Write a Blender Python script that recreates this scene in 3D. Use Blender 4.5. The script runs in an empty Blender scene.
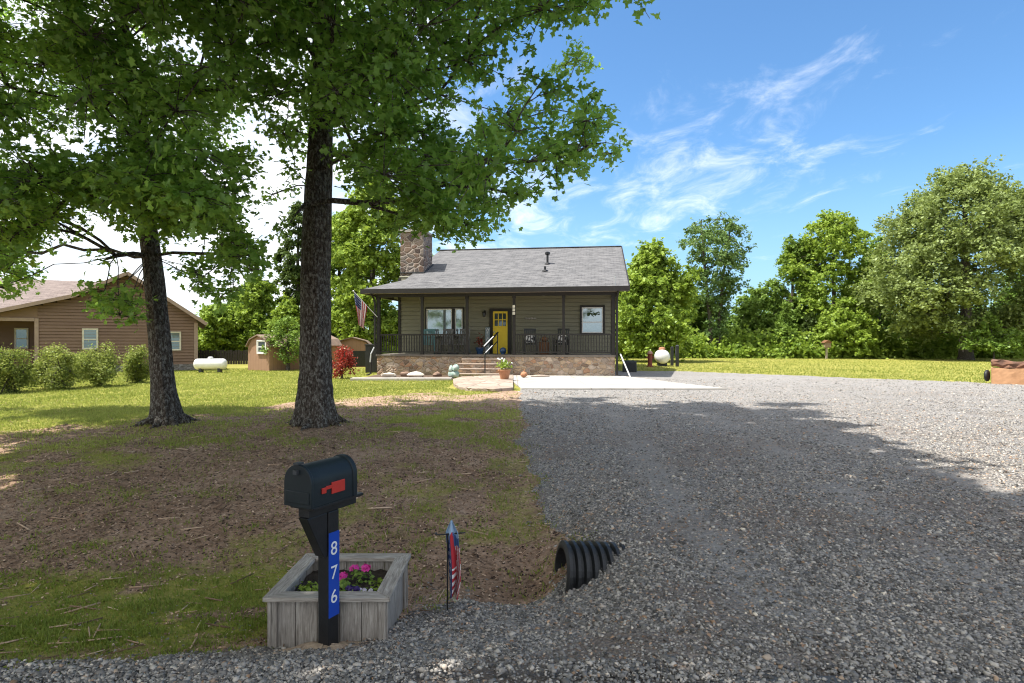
import bpy, math, random
import numpy as np
from mathutils import Vector, Matrix
R = math.radians
rng = np.random.default_rng(7)
random.seed(7)
sc = bpy.context.scene
col = sc.collection
F = 600.0; CZ = 1.75                      # focal length in pixels, eye height

# ------------------------------------------------------------------ light
EL, AZ = R(65), R(8)                      # sun high on the left, a little towards the camera side
SUN = Vector((-math.cos(EL)*math.cos(AZ), -math.cos(EL)*math.sin(AZ), math.sin(EL)))
cam = bpy.data.cameras.new("camera"); cam.lens = 36*F/1024; cam.sensor_width = 36; cam.clip_start = .05; cam.clip_end = 3000
co = bpy.data.objects.new("camera", cam); col.objects.link(co); co.location = (0, 0, CZ); co.rotation_euler = (R(90), 0, 0); sc.camera = co
sl = bpy.data.lights.new("sun", 'SUN'); sl.energy = 4.1; sl.angle = R(.55); sl.color = (1, .955, .88)
so = bpy.data.objects.new("sun", sl); col.objects.link(so); so.location = (-20, -5, 40); so.rotation_euler = SUN.to_track_quat('Z', 'Y').to_euler()
sc.view_settings.view_transform = 'Standard'; sc.view_settings.look = 'None'; sc.view_settings.gamma = 1
sc.view_settings.use_curve_mapping = False; sc.view_settings.exposure = 1.13
sc.render.engine = 'CYCLES'
sc.cycles.max_bounces = 7; sc.cycles.diffuse_bounces = 4; sc.cycles.transmission_bounces = 4; sc.cycles.glossy_bounces = 2
sc.cycles.transparent_max_bounces = 8; sc.cycles.use_denoising = True; sc.cycles.caustics_reflective = False; sc.cycles.caustics_refractive = False
sc.cycles.sample_clamp_indirect = 4; sc.cycles.filter_width = 1.15

# ------------------------------------------------------------------ node helper
class NT:
    def __init__(s, tree): s.t = tree; s.n = tree.nodes; s.l = tree.links
    def new(s, typ, **kw):
        n = s.n.new(typ)
        for k, v in kw.items():
            if k.startswith('i_'):
                n.inputs[k[2:].replace('_', ' ')].default_value = v
            else: setattr(n, k, v)
        return n
    def put(s, inp, v):
        if isinstance(v, bpy.types.NodeSocket): s.l.new(v, inp)
        else:
            if hasattr(inp.default_value, '__len__') and not hasattr(v, '__len__'): v = (v,)*len(inp.default_value)
            if hasattr(inp.default_value, '__len__') and len(inp.default_value) == 4 and len(v) == 3: v = (*v, 1)
            inp.default_value = v
    def math(s, op, a, b=0., clamp=False):
        n = s.new('ShaderNodeMath', operation=op, use_clamp=clamp); s.put(n.inputs[0], a); s.put(n.inputs[1], b); return n.outputs[0]
    def vmath(s, op, a, b=(0, 0, 0)):
        n = s.new('ShaderNodeVectorMath', operation=op); s.put(n.inputs[0], a); s.put(n.inputs[1], b)
        return n.outputs['Value'] if op in ('LENGTH', 'DOT_PRODUCT', 'DISTANCE') else n.outputs[0]
    def mix(s, f, a, b, mode='MIX'):
        n = s.new('ShaderNodeMix', data_type='RGBA', blend_type=mode); s.put(n.inputs[0], f); s.put(n.inputs[6], a); s.put(n.inputs[7], b); return n.outputs[2]
    def noise(s, vec, scale, detail=3, rough=.55, dist=0.):
        n = s.new('ShaderNodeTexNoise'); s.put(n.inputs['Vector'], vec); n.inputs['Scale'].default_value = scale
        n.inputs['Detail'].default_value = detail; n.inputs['Roughness'].default_value = rough; n.inputs['Distortion'].default_value = dist
        return n.outputs[0]
    def ramp(s, f, stops, interp='LINEAR'):
        n = s.new('ShaderNodeValToRGB'); n.color_ramp.interpolation = interp
        e = n.color_ramp.elements
        while len(e) < len(stops): e.new(.5)
        for k, (p, c) in enumerate(stops):
            e[k].position = p; e[k].color = (*c, 1) if hasattr(c, '__len__') else (c, c, c, 1)
        s.put(n.inputs[0], f); return n.outputs[0]
    def mrange(s, v, a, b, c=0., d=1., smooth=False):
        n = s.new('ShaderNodeMapRange', interpolation_type='SMOOTHSTEP' if smooth else 'LINEAR')
        s.put(n.inputs[0], v)
        for k, x in enumerate((a, b, c, d)): n.inputs[1+k].default_value = x
        return n.outputs[0]
    def scale(s, vec, v):
        n = s.new('ShaderNodeMapping'); s.put(n.inputs[0], vec); n.inputs['Scale'].default_value = v; return n.outputs[0]
    def bump(s, h, strength=.5, dist=.01, normal=None):
        n = s.new('ShaderNodeBump'); s.put(n.inputs['Height'], h); n.inputs['Strength'].default_value = strength; n.inputs['Distance'].default_value = dist
        if normal is not None: s.l.new(normal, n.inputs['Normal'])
        return n.outputs[0]

def new_mat(name):
    m = bpy.data.materials.new(name); m.use_nodes = True; t = NT(m.node_tree)
    p = m.node_tree.nodes['Principled BSDF']; return m, t, p
def obj_co(t): return t.new('ShaderNodeTexCoord').outputs['Object']
def M(name, c1, c2=None, scale=6., rough=.6, bump=0., bscale=30., metal=0., stretch=(1, 1, 1), spec=.4, lo=.35, hi=.65):
    m, t, p = new_mat(name); v = t.scale(obj_co(t), stretch)
    if c2 is None: c2 = tuple(x*.8 for x in c1)
    f = t.mrange(t.noise(v, scale, 5, .6), lo, hi)
    t.put(p.inputs['Base Color'], t.mix(f, c1, c2))
    p.inputs['Roughness'].default_value = rough; p.inputs['Metallic'].default_value = metal; p.inputs['Specular IOR Level'].default_value = spec
    if bump: t.put(p.inputs['Normal'], t.bump(t.noise(v, bscale, 4, .6), bump, .01))
    return m

# ------------------------------------------------------------------ world
w = bpy.data.worlds.new("World"); sc.world = w; w.use_nodes = True
t = NT(w.node_tree); bg = w.node_tree.nodes['Background']
sky = t.new('ShaderNodeTexSky', sky_type='NISHITA', sun_disc=False, sun_elevation=EL, sun_rotation=math.atan2(SUN.x, SUN.y), altitude=100, air_density=1.0, dust_density=.6, ozone_density=1.6)
d = t.new('ShaderNodeTexCoord').outputs['Generated']
sx = t.new('ShaderNodeSeparateXYZ'); t.l.new(d, sx.inputs[0])
zz = t.math('MAXIMUM', sx.outputs[2], .03)
cv = t.new('ShaderNodeCombineXYZ'); t.put(cv.inputs[0], t.math('DIVIDE', sx.outputs[0], t.math('ADD', zz, .12))); t.put(cv.inputs[1], t.math('DIVIDE', sx.outputs[1], t.math('ADD', zz, .12)))
pl = cv.outputs[0]
st = t.scale(pl, (1.0, .62, 1))
wisp = t.noise(st, 4.2, 10, .64, .7)
band = t.noise(pl, 1.3, 4, .55)
def veil(c, r): return t.mrange(t.vmath('DISTANCE', t.scale(d, (1, .6, 2.1)), (c[0], c[1]*.6, c[2]*2.1)), r, .01, smooth=True)
# whiter low on the left behind the oaks, thin wisps above the house and to the right
left = t.mrange(t.math('DIVIDE', sx.outputs[0], t.math('MAXIMUM', sx.outputs[1], .1)), .10, -.36)
bias = t.math('MULTIPLY', left, .40)
for c_, r_, k_ in (((.155, .955, .235), .34, .165), ((.36, .89, .265), .24, .085), ((.455, .81, .372), .15, .075), ((.287, .89, .35), .17, .065)):
    bias = t.math('ADD', bias, t.math('MULTIPLY', veil(c_, r_), k_))
cl = t.math('ADD', t.math('ADD', t.math('MULTIPLY', wisp, .8), t.math('MULTIPLY', band, .2)), bias)
# unseen broken cloud added overhead and behind the viewer to whiten ambient light
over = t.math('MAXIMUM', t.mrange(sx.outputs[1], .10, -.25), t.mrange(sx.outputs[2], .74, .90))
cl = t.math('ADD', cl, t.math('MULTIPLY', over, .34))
cl = t.mrange(cl, .56, 1.0, smooth=True)
cl = t.math('MULTIPLY', cl, t.mrange(sx.outputs[2], -.02, .06))
hz = t.mrange(sx.outputs[2], .30, 0.0, smooth=True)
skyc = t.mix(1.0, sky.outputs[0], (.57, .82, .98), 'MULTIPLY')
skyc = t.mix(t.math('MULTIPLY', hz, .6), skyc, (2.3, 3.4, 4.6))
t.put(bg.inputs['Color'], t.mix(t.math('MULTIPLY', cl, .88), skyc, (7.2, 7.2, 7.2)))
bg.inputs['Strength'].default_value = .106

# ------------------------------------------------------------------ mesh builder
class MB:
    def __init__(s): s.v = []; s.f = []; s.m = []
    def add(s, vs, fs, m=0):
        o = len(s.v); s.v += [tuple(p) for p in vs]; s.f += [tuple(i+o for i in f) for f in fs]; s.m += [m]*len(fs)
    def hexa(s, p, m=0):      # 8 points: bottom ring then top ring, both counter-clockwise seen from above
        s.add(p, [(3, 2, 1, 0), (4, 5, 6, 7), (0, 1, 5, 4), (1, 2, 6, 5), (2, 3, 7, 6), (3, 0, 4, 7)], m)
    def box(s, x0, x1, y0, y1, z0, z1, m=0):
        s.hexa([(x0, y0, z0), (x1, y0, z0), (x1, y1, z0), (x0, y1, z0), (x0, y0, z1), (x1, y0, z1), (x1, y1, z1), (x0, y1, z1)], m)
    def bar(s, a, b, wd, h=None, m=0, up=(0, 0, 1)):
        a = Vector(a); b = Vector(b); h = h or wd; dr = (b-a).normalized(); u = Vector(up)
        if abs(dr.dot(u)) > .98: u = Vector((0, 1, 0))
        sd = dr.cross(u).normalized(); u = sd.cross(dr)
        q = [sd*wd/2+u*h/2, -sd*wd/2+u*h/2, -sd*wd/2-u*h/2, sd*wd/2-u*h/2]
        s.add([a+x for x in q]+[b+x for x in q], [(0, 1, 2, 3), (7, 6, 5, 4), (0, 4, 5, 1), (1, 5, 6, 2), (2, 6, 7, 3), (3, 7, 4, 0)], m)
    def tube(s, pts, rad, n=8, m=0, cap=True):
        pts = [Vector(p) for p in pts]
        if not hasattr(rad, '__len__'): rad = [rad]*len(pts)
        u = None; vs = []; fs = []
        for i, p in enumerate(pts):
            dr = (pts[min(i+1, len(pts)-1)]-pts[max(i-1, 0)])
            dr = dr.normalized() if dr.length > 1e-9 else Vector((0, 0, 1))
            if u is None: u = dr.orthogonal().normalized()
            u = (u-dr*u.dot(dr)); u = u.normalized() if u.length > 1e-6 else dr.orthogonal().normalized()
            b = dr.cross(u)
            for k in range(n):
                a = 2*math.pi*k/n; vs.append(p+(u*math.cos(a)+b*math.sin(a))*rad[i])
        for i in range(len(pts)-1):
            for k in range(n):
                k2 = (k+1) % n; fs.append((i*n+k, i*n+k2, (i+1)*n+k2, (i+1)*n+k))
        if cap: fs += [tuple(range(n))[::-1], tuple((len(pts)-1)*n+k for k in range(n))]
        s.add(vs, fs, m)
    def lathe(s, prof, c=(0, 0, 0), n=16, m=0, axis='z'):
        vs = []; fs = []
        for r, h in prof:
            for k in range(n):
                a = 2*math.pi*k/n; x, y = r*math.cos(a), r*math.sin(a)
                vs.append((c[0]+x, c[1]+y, c[2]+h) if axis == 'z' else (c[0]+h, c[1]+x, c[2]+y) if axis == 'x' else (c[0]+y, c[1]+h, c[2]+x))
        for i in range(len(prof)-1):
            for k in range(n):
                k2 = (k+1) % n; fs.append((i*n+k, i*n+k2, (i+1)*n+k2, (i+1)*n+k))
        fs += [tuple(range(n))[::-1], tuple((len(prof)-1)*n+k for k in range(n))]
        s.add(vs, fs, m)
    def rock(s, c, r, seed=0, m=0, n=10, rough=.18):
        rr = random.Random(seed); vs = []; fs = []; L = 7
        ph = [rr.uniform(0, 6.28) for _ in range(6)]
        for i in range(L):
            th = math.pi*(i+.02)/(L-.96)
            for k in range(n):
                a = 2*math.pi*k/n
                q = 1+rough*(math.sin(2*a+ph[0]+2*th)+.7*math.sin(3*a+ph[1]-th)+.6*math.sin(3*th+ph[2]))*.6+rr.uniform(-rough, rough)*.4
                vs.append((c[0]+r[0]*q*math.sin(th)*math.cos(a), c[1]+r[1]*q*math.sin(th)*math.sin(a), c[2]+r[2]*q*math.cos(th)))
        for i in range(L-1):
            for k in range(n):
                k2 = (k+1) % n; fs.append((i*n+k, (i+1)*n+k, (i+1)*n+k2, i*n+k2))
        fs += [tuple(range(n)), tuple((L-1)*n+k for k in range(n))[::-1]]
        s.add(vs, fs, m)
    def build(s, name, mats, parent=None, smooth=False, bevel=0., loc=None, rz=0.):
        me = bpy.data.meshes.new(name); me.from_pydata(s.v, [], s.f)
        for m in (mats if isinstance(mats, (list, tuple)) else [mats]): me.materials.append(m)
        me.polygons.foreach_set('material_index', s.m)
        if smooth:
            me.polygons.foreach_set('use_smooth', [True]*len(s.f))
            me.set_sharp_from_angle(angle=R(42))
        me.update()
        o = bpy.data.objects.new(name, me); col.objects.link(o)
        if parent: o.parent = parent
        if loc is not None: o.location = loc; o.rotation_euler = (0, 0, rz)
        if bevel:
            b = o.modifiers.new('bevel', 'BEVEL'); b.width = bevel; b.segments = 2; b.limit_method = 'ANGLE'
        return o

def tag(o, label=None, cat=None, group=None, kind=None):
    for k, v in (('label', label), ('category', cat), ('group', group), ('kind', kind)):
        if v: o[k] = v
    return o
def thing(name, label, cat, loc=(0, 0, 0), rz=0., group=None):
    o = bpy.data.objects.new(name, None); col.objects.link(o); o.location = loc; o.rotation_euler = (0, 0, rz); o.empty_display_size = .2
    return tag(o, label, cat, group)
def np_mesh(name, verts, faces, mats, attrs=None, smooth=False, parent=None, loc=None):
    """verts (N,3); faces (M,k) int array with one k"""
    me = bpy.data.meshes.new(name); nv, (nf, k) = len(verts), faces.shape
    me.vertices.add(nv); me.vertices.foreach_set('co', np.ascontiguousarray(verts, np.float32).ravel())
    me.loops.add(nf*k); me.polygons.add(nf)
    me.loops.foreach_set('vertex_index', np.ascontiguousarray(faces, np.int32).ravel())
    me.polygons.foreach_set('loop_start', np.arange(0, nf*k, k, dtype=np.int32))
    for m in (mats if isinstance(mats, (list, tuple)) else [mats]): me.materials.append(m)
    if smooth: me.polygons.foreach_set('use_smooth', np.ones(nf, bool))
    for a, v in (attrs or {}).items():
        me.attributes.new(a, 'FLOAT', 'POINT').data.foreach_set('value', np.ascontiguousarray(v, np.float32))
    me.update(calc_edges=True)
    o = bpy.data.objects.new(name, me); col.objects.link(o)
    if parent: o.parent = parent
    if loc is not None: o.location = loc
    return o
def unit(a): return a/np.maximum(np.linalg.norm(a, axis=-1, keepdims=True), 1e-9)
def scatter(tv, tf, pos, nrm, size, yaw=None, asp=None):
    """copies of a template (verts in x,y,z = across, along, normal) at pos with normal nrm"""
    n = len(pos); nrm = unit(nrm)
    r = rng.normal(size=(n, 3)) if yaw is None else yaw
    u = unit(np.cross(nrm, r)); v = np.cross(nrm, u)
    if asp is None: asp = np.ones((n, 3))
    s = (size[:, None]*asp)[:, None, :]*tv[None]
    out = pos[:, None, :]+s[..., 0:1]*u[:, None]+s[..., 1:2]*v[:, None]+s[..., 2:3]*nrm[:, None]
    faces = (tf[None]+(np.arange(n)*len(tv))[:, None, None]).reshape(-1, tf.shape[1])
    return out.reshape(-1, 3), faces

# ------------------------------------------------------------------ value noise in numpy
def vnoise(x, y, s=1.0, seed=0):
    x = np.asarray(x, float)*s; y = np.asarray(y, float)*s
    xi = np.floor(x).astype(np.int64); yi = np.floor(y).astype(np.int64); fx = x-xi; fy = y-yi
    fx = fx*fx*(3-2*fx); fy = fy*fy*(3-2*fy)
    def h(a, b):
        q = (a*374761393+b*668265263+seed*1274126177) & 0xffffffff
        q = ((q ^ (q >> 13))*1274126177) & 0xffffffff
        return ((q ^ (q >> 16)) & 0xffff)/65535.
    return (h(xi, yi)*(1-fx)+h(xi+1, yi)*fx)*(1-fy)+(h(xi, yi+1)*(1-fx)+h(xi+1, yi+1)*fx)*fy
def fbm(x, y, s=1., o=4, seed=0):
    a = .5; r = 0; tot = 0
    for k in range(o):
        r = r+a*vnoise(x, y, s, seed+k*17); tot += a; a *= .55; s *= 2.03
    return r/tot
def sstep(a, b, x):
    q = np.clip((np.asarray(x, float)-a)/(b-a), 0, 1); return q*q*(3-2*q)

# ------------------------------------------------------------------ terrain
def height(x, y, micro=True):
    x = np.asarray(x, float); y = np.asarray(y, float)
    lawn = np.interp(y, [-50, 2.9, 3.8, 4.9, 5.5, 7, 9, 11, 13, 26, 60, 500], [0, 0, -.20, -.31, -.27, -.08, .13, .25, .25, .22, .2, .2])
    drv = np.interp(y, [-50, 2.9, 4, 6, 9, 12, 20, 26, 500], [0, 0, .03, .09, .14, .17, .2, .22, .2])
    k = sstep(.15, 1.35-.55*np.exp(-((y-5.0)/.9)**2), x-.12*np.sin(y*1.1))
    k = k*(1-.75*np.exp(-((y-4.55)/.42)**2)*np.exp(-((x-.45)/.42)**2))
    z = lawn*(1-k)+drv*k
    ditch = np.exp(-((y-4.95)/.5)**2)*np.exp(-((x-.12)/.5)**2)*.07
    z = z-ditch
    if micro:
        a = sstep(3.0, 4.2, y)*(1-sstep(14, 40, y))
        z = z+a*((fbm(x, y, 1.4, 3, 5)-.5)*.07+(fbm(x, y, 6., 2, 9)-.5)*.022)*(1-.7*k)
    return z
def H(x, y): return float(height(np.array([x]), np.array([y]))[0])
def drive_sd(x, y):       # > 0 on the gravel
    nx = (fbm(x, y, .7, 3, 31)-.5)*1.0+(fbm(x, y, 3., 3, 37)-.5)*.5
    leftedge = np.interp(y, [2, 3.3, 4.2, 5, 6, 8, 12, 16, 20], [.2, .2, .25, .55, .42, .28, .18, .2, .28])
    d1 = np.minimum.reduce([x-leftedge+nx*.45*(1-sstep(10, 15, y)*.7), np.interp(x, [0, 2, 9, 13, 18, 30], [31.5, 31.5, 30.5, 26.5, 21.6, 18])-y+nx*.7, 40-x+0*y])
    d1 = np.minimum(d1, np.where((y > 26.2), x-4.6, 9))
    sh = 3.95+.30*np.sin(x*.9+1)+np.where(x > -1.0, .75, 0)*sstep(-1.0, -.7, x)-np.where(x < -2.2, .25, 0)-y+nx*.75
    ne = y-np.interp(x, [-6, .5, 1.5, 6], [2.8, 2.9, 3.14, 3.17])+(fbm(x, y, 3.1, 3, 93)-.5)*.12
    sd = np.minimum(np.maximum(d1, np.minimum(sh, 3)), ne*1.6)
    return sd, d1
def rut_mask(x, y):
    """two wheel tracks where the stone is ground to fines"""
    m = 0
    for c0 in (1.75, 3.35, 4.9):
        c = c0+.035*(y-3)**1.3*(1 if c0 > 2 else .5)+.15*np.sin(y*.5+c0)
        m = np.maximum(m, np.exp(-((x-c)/.30)**2))
    return m*sstep(.30, .58, fbm(x, y, .9, 3, 111))*sstep(2.9, 3.6, y)*sstep(20, 10, y)
def dirt_mask(x, y):
    n = fbm(x, y, .75, 4, 61); m = fbm(x, y, 3.2, 3, 67)
    near = sstep(2.2, -.2, x)*sstep(6.5, 4.5, y)
    return np.clip(sstep(.51-.12*near, .66-.12*near, n*.72+m*.28)*(.62+.33*near), 0, 1)*sstep(13, 8, y)
def grass_mask(x, y):
    """0 bare soil .. 1 full grass"""
    n = fbm(x, y, .55, 4, 3); n2 = fbm(x, y, 2.2, 3, 8)
    far = sstep(0, 1.3, y-np.interp(x, [-30, -9, -6.5, -5.2, -3, .5], [8.0, 9.6, 11.3, 14.4, 16.3, 17.3])+(n-.5)*3+(n2-.5)*1.3)
    moss = .80*np.exp(-(((x+1.4)/1.5)**2+((y-11.6)/2.6)**2))*sstep(.33, .60, n2+.25*(n-.5))
    low = sstep(-.5, -1.4, x)*np.exp(-((y-4.6-.10*(x+2))/.95)**2)*1.15*sstep(.30, .55, n2*.6+n*.4)
    left = .7*np.exp(-(((x+6.5)/2.4)**2+((y-8.6)/1.0)**2))*sstep(.3, .6, n2)
    dit = .55*np.exp(-(((x+.3)/.8)**2+((y-6.1)/1.2)**2))*sstep(.42, .62, n2)
    some = .50*sstep(.42, .68, n*.5+n2*.5)
    return np.clip(np.maximum.reduce([far, moss, low, left, dit, some]), 0, 1)

def lin(a, b, st): return list(np.arange(a, b, st))
gx = np.array(lin(-1500, -150, 150)+lin(-150, -30, 10)+lin(-30, -9, .7)+lin(-9, 7, .13)+lin(7, 30, .8)+lin(30, 150, 10)+lin(150, 1501, 150))
gy = np.array(lin(-60, -6, 6)+lin(-6, 2.6, .6)+lin(2.6, 14, .13)+lin(14, 34, .35)+lin(34, 90, 3)+lin(90, 300, 15)+lin(300, 2101, 150))
def grid(xs, ys):
    X, Y = np.meshgrid(xs, ys); nx, ny = len(xs), len(ys)
    i = np.arange(nx*ny).reshape(ny, nx)
    fc = np.stack([i[:-1, :-1], i[:-1, 1:], i[1:, 1:], i[1:, :-1]], -1).reshape(-1, 4)
    return X.ravel(), Y.ravel(), fc

# soil and turf
m_ground, t, p = new_mat('ground_soil_turf'); v = obj_co(t)
ga = t.new('ShaderNodeAttribute', attribute_name='grass').outputs['Fac']; ba = t.new('ShaderNodeAttribute', attribute_name='bare').outputs['Fac']
n1 = t.noise(v, 1.1, 6, .6); n2 = t.noise(v, 9, 5, .65); n3 = t.noise(v, 48, 4, .7)
vo = t.new('ShaderNodeTexVoronoi', i_Scale=42.); t.l.new(v, vo.inputs['Vector'])
vs_ = t.new('ShaderNodeSeparateColor'); t.l.new(vo.outputs['Color'], vs_.inputs[0])
soil = t.ramp(t.math('ADD', t.math('MULTIPLY', n2, .6), t.math('MULTIPLY', n1, .4)), [(.34, (.15, .094, .060)), (.5, (.31, .203, .135)), (.64, (.44, .31, .22))])
soil = t.mix(t.mrange(vs_.outputs[0], .80, .96), soil, (.25, .175, .12))
soil = t.mix(t.mrange(vs_.outputs[1], .78, .95), soil, (.045, .028, .02))
pale = t.mix(t.mrange(n3, .35, .65), (.34, .235, .165), (.46, .34, .25))
soil = t.mix(t.math('MULTIPLY', ba, t.mrange(n2, .30, .62)), soil, pale)
turf = t.ramp(t.math('ADD', t.math('MULTIPLY', n3, .55), t.math('MULTIPLY', n1, .45)), [(.36, (.15, .155, .026)), (.5, (.24, .24, .044)), (.64, (.34, .31, .08))])
turf = t.mix(t.mrange(t.noise(v, .35, 4, .6), .42, .64, 0, .6), turf, (.34, .30, .09))
gm = t.mrange(t.math('ADD', ga, t.math('MULTIPLY', t.math('SUBTRACT', n2, .5), .9)), .32, .68)
t.put(p.inputs['Base Color'], t.mix(gm, soil, turf)); p.inputs['Roughness'].default_value = .95; p.inputs['Specular IOR Level'].default_value = .15
t.put(p.inputs['Normal'], t.bump(t.math('ADD', n3, t.math('MULTIPLY', vo.outputs['Distance'], .6)), .8, .02))
X, Y, fc = grid(gx, gy)
Z = height(X, Y)
dsd, d1 = drive_sd(X, Y)
bare = np.clip(sstep(12.5, 15, Y)*sstep(1.2, -.5, Y-np.interp(X, [-9, -5.2, -3, .5], [12.5, 15.6, 17.0, 17.8]))*sstep(-8, -5.5, X), 0, 1)*.95
bare = np.maximum(bare, .8*sstep(.60, .74, fbm(X, Y, .9, 3, 51))*(Y < 14))
road_dip = sstep(3.3, 2.7, Y)*.05
o = np_mesh('ground', np.stack([X, Y, Z-road_dip], 1), fc, m_ground, {'grass': grass_mask(X, Y), 'bare': bare}, smooth=True)
tag(o, kind='structure')

# gravel
m_gravel, t, p = new_mat('gravel'); v = obj_co(t)
def stones(t, v, sc_, seed):
    q = t.vmath('ADD', v, (seed*3.1, seed*1.7, 0))
    a = t.new('ShaderNodeTexVoronoi', i_Scale=sc_); t.l.new(q, a.inputs['Vector'])
    s = t.new('ShaderNodeSeparateColor'); t.l.new(a.outputs['Color'], s.inputs[0])
    return a.outputs['Distance'], s.outputs[0], s.outputs[1]
d1_, r1, r2 = stones(t, v, 42., 0); d2_, q1, q2 = stones(t, v, 90., 1)
gcol = t.ramp(r1, [(0, (.13, .123, .117)), (.35, (.22, .208, .196)), (.7, (.335, .315, .294)), (.9, (.45, .415, .37)), (1, (.54, .48, .40))])
gcol2 = t.ramp(q1, [(0, (.09, .095, .105)), (.5, (.19, .195, .205)), (1, (.34, .335, .32))])
gcol = t.mix(t.mrange(d1_, .52, .62), gcol, gcol2)
gcol = t.mix(t.mrange(r2, .93, .97, 0, .8), gcol, (.34, .21, .12))
big = t.noise(v, .55, 5, .62)
gcol = t.mix(t.mrange(big, .52, .72, 0, .50), gcol, (.19, .145, .105))
sx_ = t.new('ShaderNodeSeparateXYZ'); t.l.new(v, sx_.inputs[0])
dm = t.new('ShaderNodeAttribute', attribute_name='dirt').outputs['Fac']
gcol = t.mix(t.math('MULTIPLY', dm, .85), gcol, t.mix(t.noise(v, 30, 5, .7), (.085, .062, .047), (.26, .20, .155)))
rt_ = t.new('ShaderNodeAttribute', attribute_name='rut').outputs['Fac']
gcol = t.mix(t.math('MULTIPLY', rt_, .7), gcol, t.mix(t.noise(v, 26, 6, .75), (.16, .145, .13), (.44, .41, .375)))
dust = t.math('MULTIPLY', t.mrange(sx_.outputs[1], 9., 24.), t.mrange(t.noise(v, .22, 4, .6), .30, .62, .30, .66))
gcol = t.mix(dust, gcol, t.mix(t.mrange(t.noise(v, 3.5, 8, .8), .36, .64), (.20, .19, .18), (.46, .44, .415)))
gcol = t.mix(t.mrange(t.noise(v, 11, 6, .8), .54, .66, 0, .55), gcol, (.11, .098, .086))
t.put(p.inputs['Base Color'], gcol); p.inputs['Roughness'].default_value = .85; p.inputs['Specular IOR Level'].default_value = .3
hh = t.math('ADD', t.math('MULTIPLY', d1_, -1.), t.math('MULTIPLY', d2_, -.45))
t.put(p.inputs['Normal'], t.bump(hh, .9, .025))
xs = np.array(lin(-9, 9, .12)+lin(9, 42, .8)); ys = np.array(lin(2.55, 12, .11)+lin(12, 33, .3))
X, Y, fc = grid(xs, ys); sd, _ = drive_sd(X, Y)
Z = height(X, Y)+np.clip(sd*.12, -.09, .035)+(fbm(X, Y, 2.6, 3, 71)-.5)*.03*(1-sstep(9, 16, Y))
keep = (sd.reshape(len(ys), len(xs)) > -.9).ravel()
fc = fc[keep[fc].any(1)]
tag(np_mesh('gravel_driveway', np.stack([X, Y, Z], 1), fc, m_gravel, {'dirt': dirt_mask(X, Y), 'rut': rut_mask(X, Y)}, smooth=True), kind='structure')

# asphalt road along the lower edge
m_road, t, p = new_mat('asphalt'); v = obj_co(t)
c = t.ramp(t.noise(v, 60, 4, .7), [(.35, (.060, .060, .062)), (.55, (.105, .104, .105)), (.72, (.22, .215, .205))])
c = t.mix(t.mrange(t.noise(v, 2., 4), .45, .7, 0, .5), c, (.10, .098, .095))
t.put(p.inputs['Base Color'], c); p.inputs['Roughness'].default_value = .8; t.put(p.inputs['Normal'], t.bump(t.noise(v, 90, 3), .4, .006))
xs = np.array(lin(-300, -6, 14)+lin(-6, 8, .1)+lin(8, 300, 14)); ys = np.array([-5.5, -3, 0, 2, 2.6, 2.8, 2.95, 3.1, 3.25])
X, Y, fc = grid(xs, ys)
edge = 2.96+np.interp(X, [-6, .5, 1.2, 5], [-.10, -.06, .20, .24])+(fbm(X, Y*0, 2.2, 4, 91)-.5)*.16
Zr = np.where(Y < edge, .024+0*X, -.16)
tag(np_mesh('road', np.stack([X, Y, Zr], 1), fc, m_road, smooth=True), kind='structure')

# ------------------------------------------------------------------ scatter on the ground
def leafmat(name, dark, light, back, gloss=.06, tr=.42):
    m = bpy.data.materials.new(name); m.use_nodes = True; t = NT(m.node_tree); t.n.remove(t.n['Principled BSDF'])
    a = t.new('ShaderNodeAttribute', attribute_name='tint').outputs['Fac']
    c = t.mix(a, dark, light)
    di = t.new('ShaderNodeBsdfDiffuse'); t.put(di.inputs[0], c)
    tl = t.new('ShaderNodeBsdfTranslucent'); t.put(tl.inputs[0], t.mix(.65, c, back))
    mx = t.new('ShaderNodeMixShader'); mx.inputs[0].default_value = tr; t.l.new(di.outputs[0], mx.inputs[1]); t.l.new(tl.outputs[0], mx.inputs[2])
    gl = t.new('ShaderNodeBsdfGlossy'); gl.inputs['Roughness'].default_value = .42; t.put(gl.inputs[0], (.75, .85, .62))
    m2 = t.new('ShaderNodeMixShader'); m2.inputs[0].default_value = gloss; t.l.new(mx.outputs[0], m2.inputs[1]); t.l.new(gl.outputs[0], m2.inputs[2])
    t.l.new(m2.outputs[0], t.n['Material Output'].inputs[0]); return m
def tintmat(name, stops, rough=.9):
    m, t, p = new_mat(name); a = t.new('ShaderNodeAttribute', attribute_name='tint').outputs['Fac']
    c = t.ramp(a, stops); c = t.mix(.35, c, t.mix(t.noise(obj_co(t), 60, 3), (.3, .3, .3), (1, 1, 1)), 'MULTIPLY')
    t.put(p.inputs['Base Color'], t.mix(1., c, (1.15, 1.15, 1.15), 'MULTIPLY')); p.inputs['Roughness'].default_value = rough; p.inputs['Specular IOR Level'].default_value = .25
    return m
def frustum_pts(n, y0, y1, xlo, xhi, pw=1.0, margin=.05):
    """ground points seen by a wide view from the road; pw>0 puts more of them near"""
    u = rng.random(n); y = y0*(y1/y0)**u if pw == 1 else y0+(y1-y0)*u**pw
    half = y*(512/F+margin); x = (rng.random(n)*2-1)*half
    k = (x > xlo) & (x < xhi); return x[k], y[k]

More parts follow.
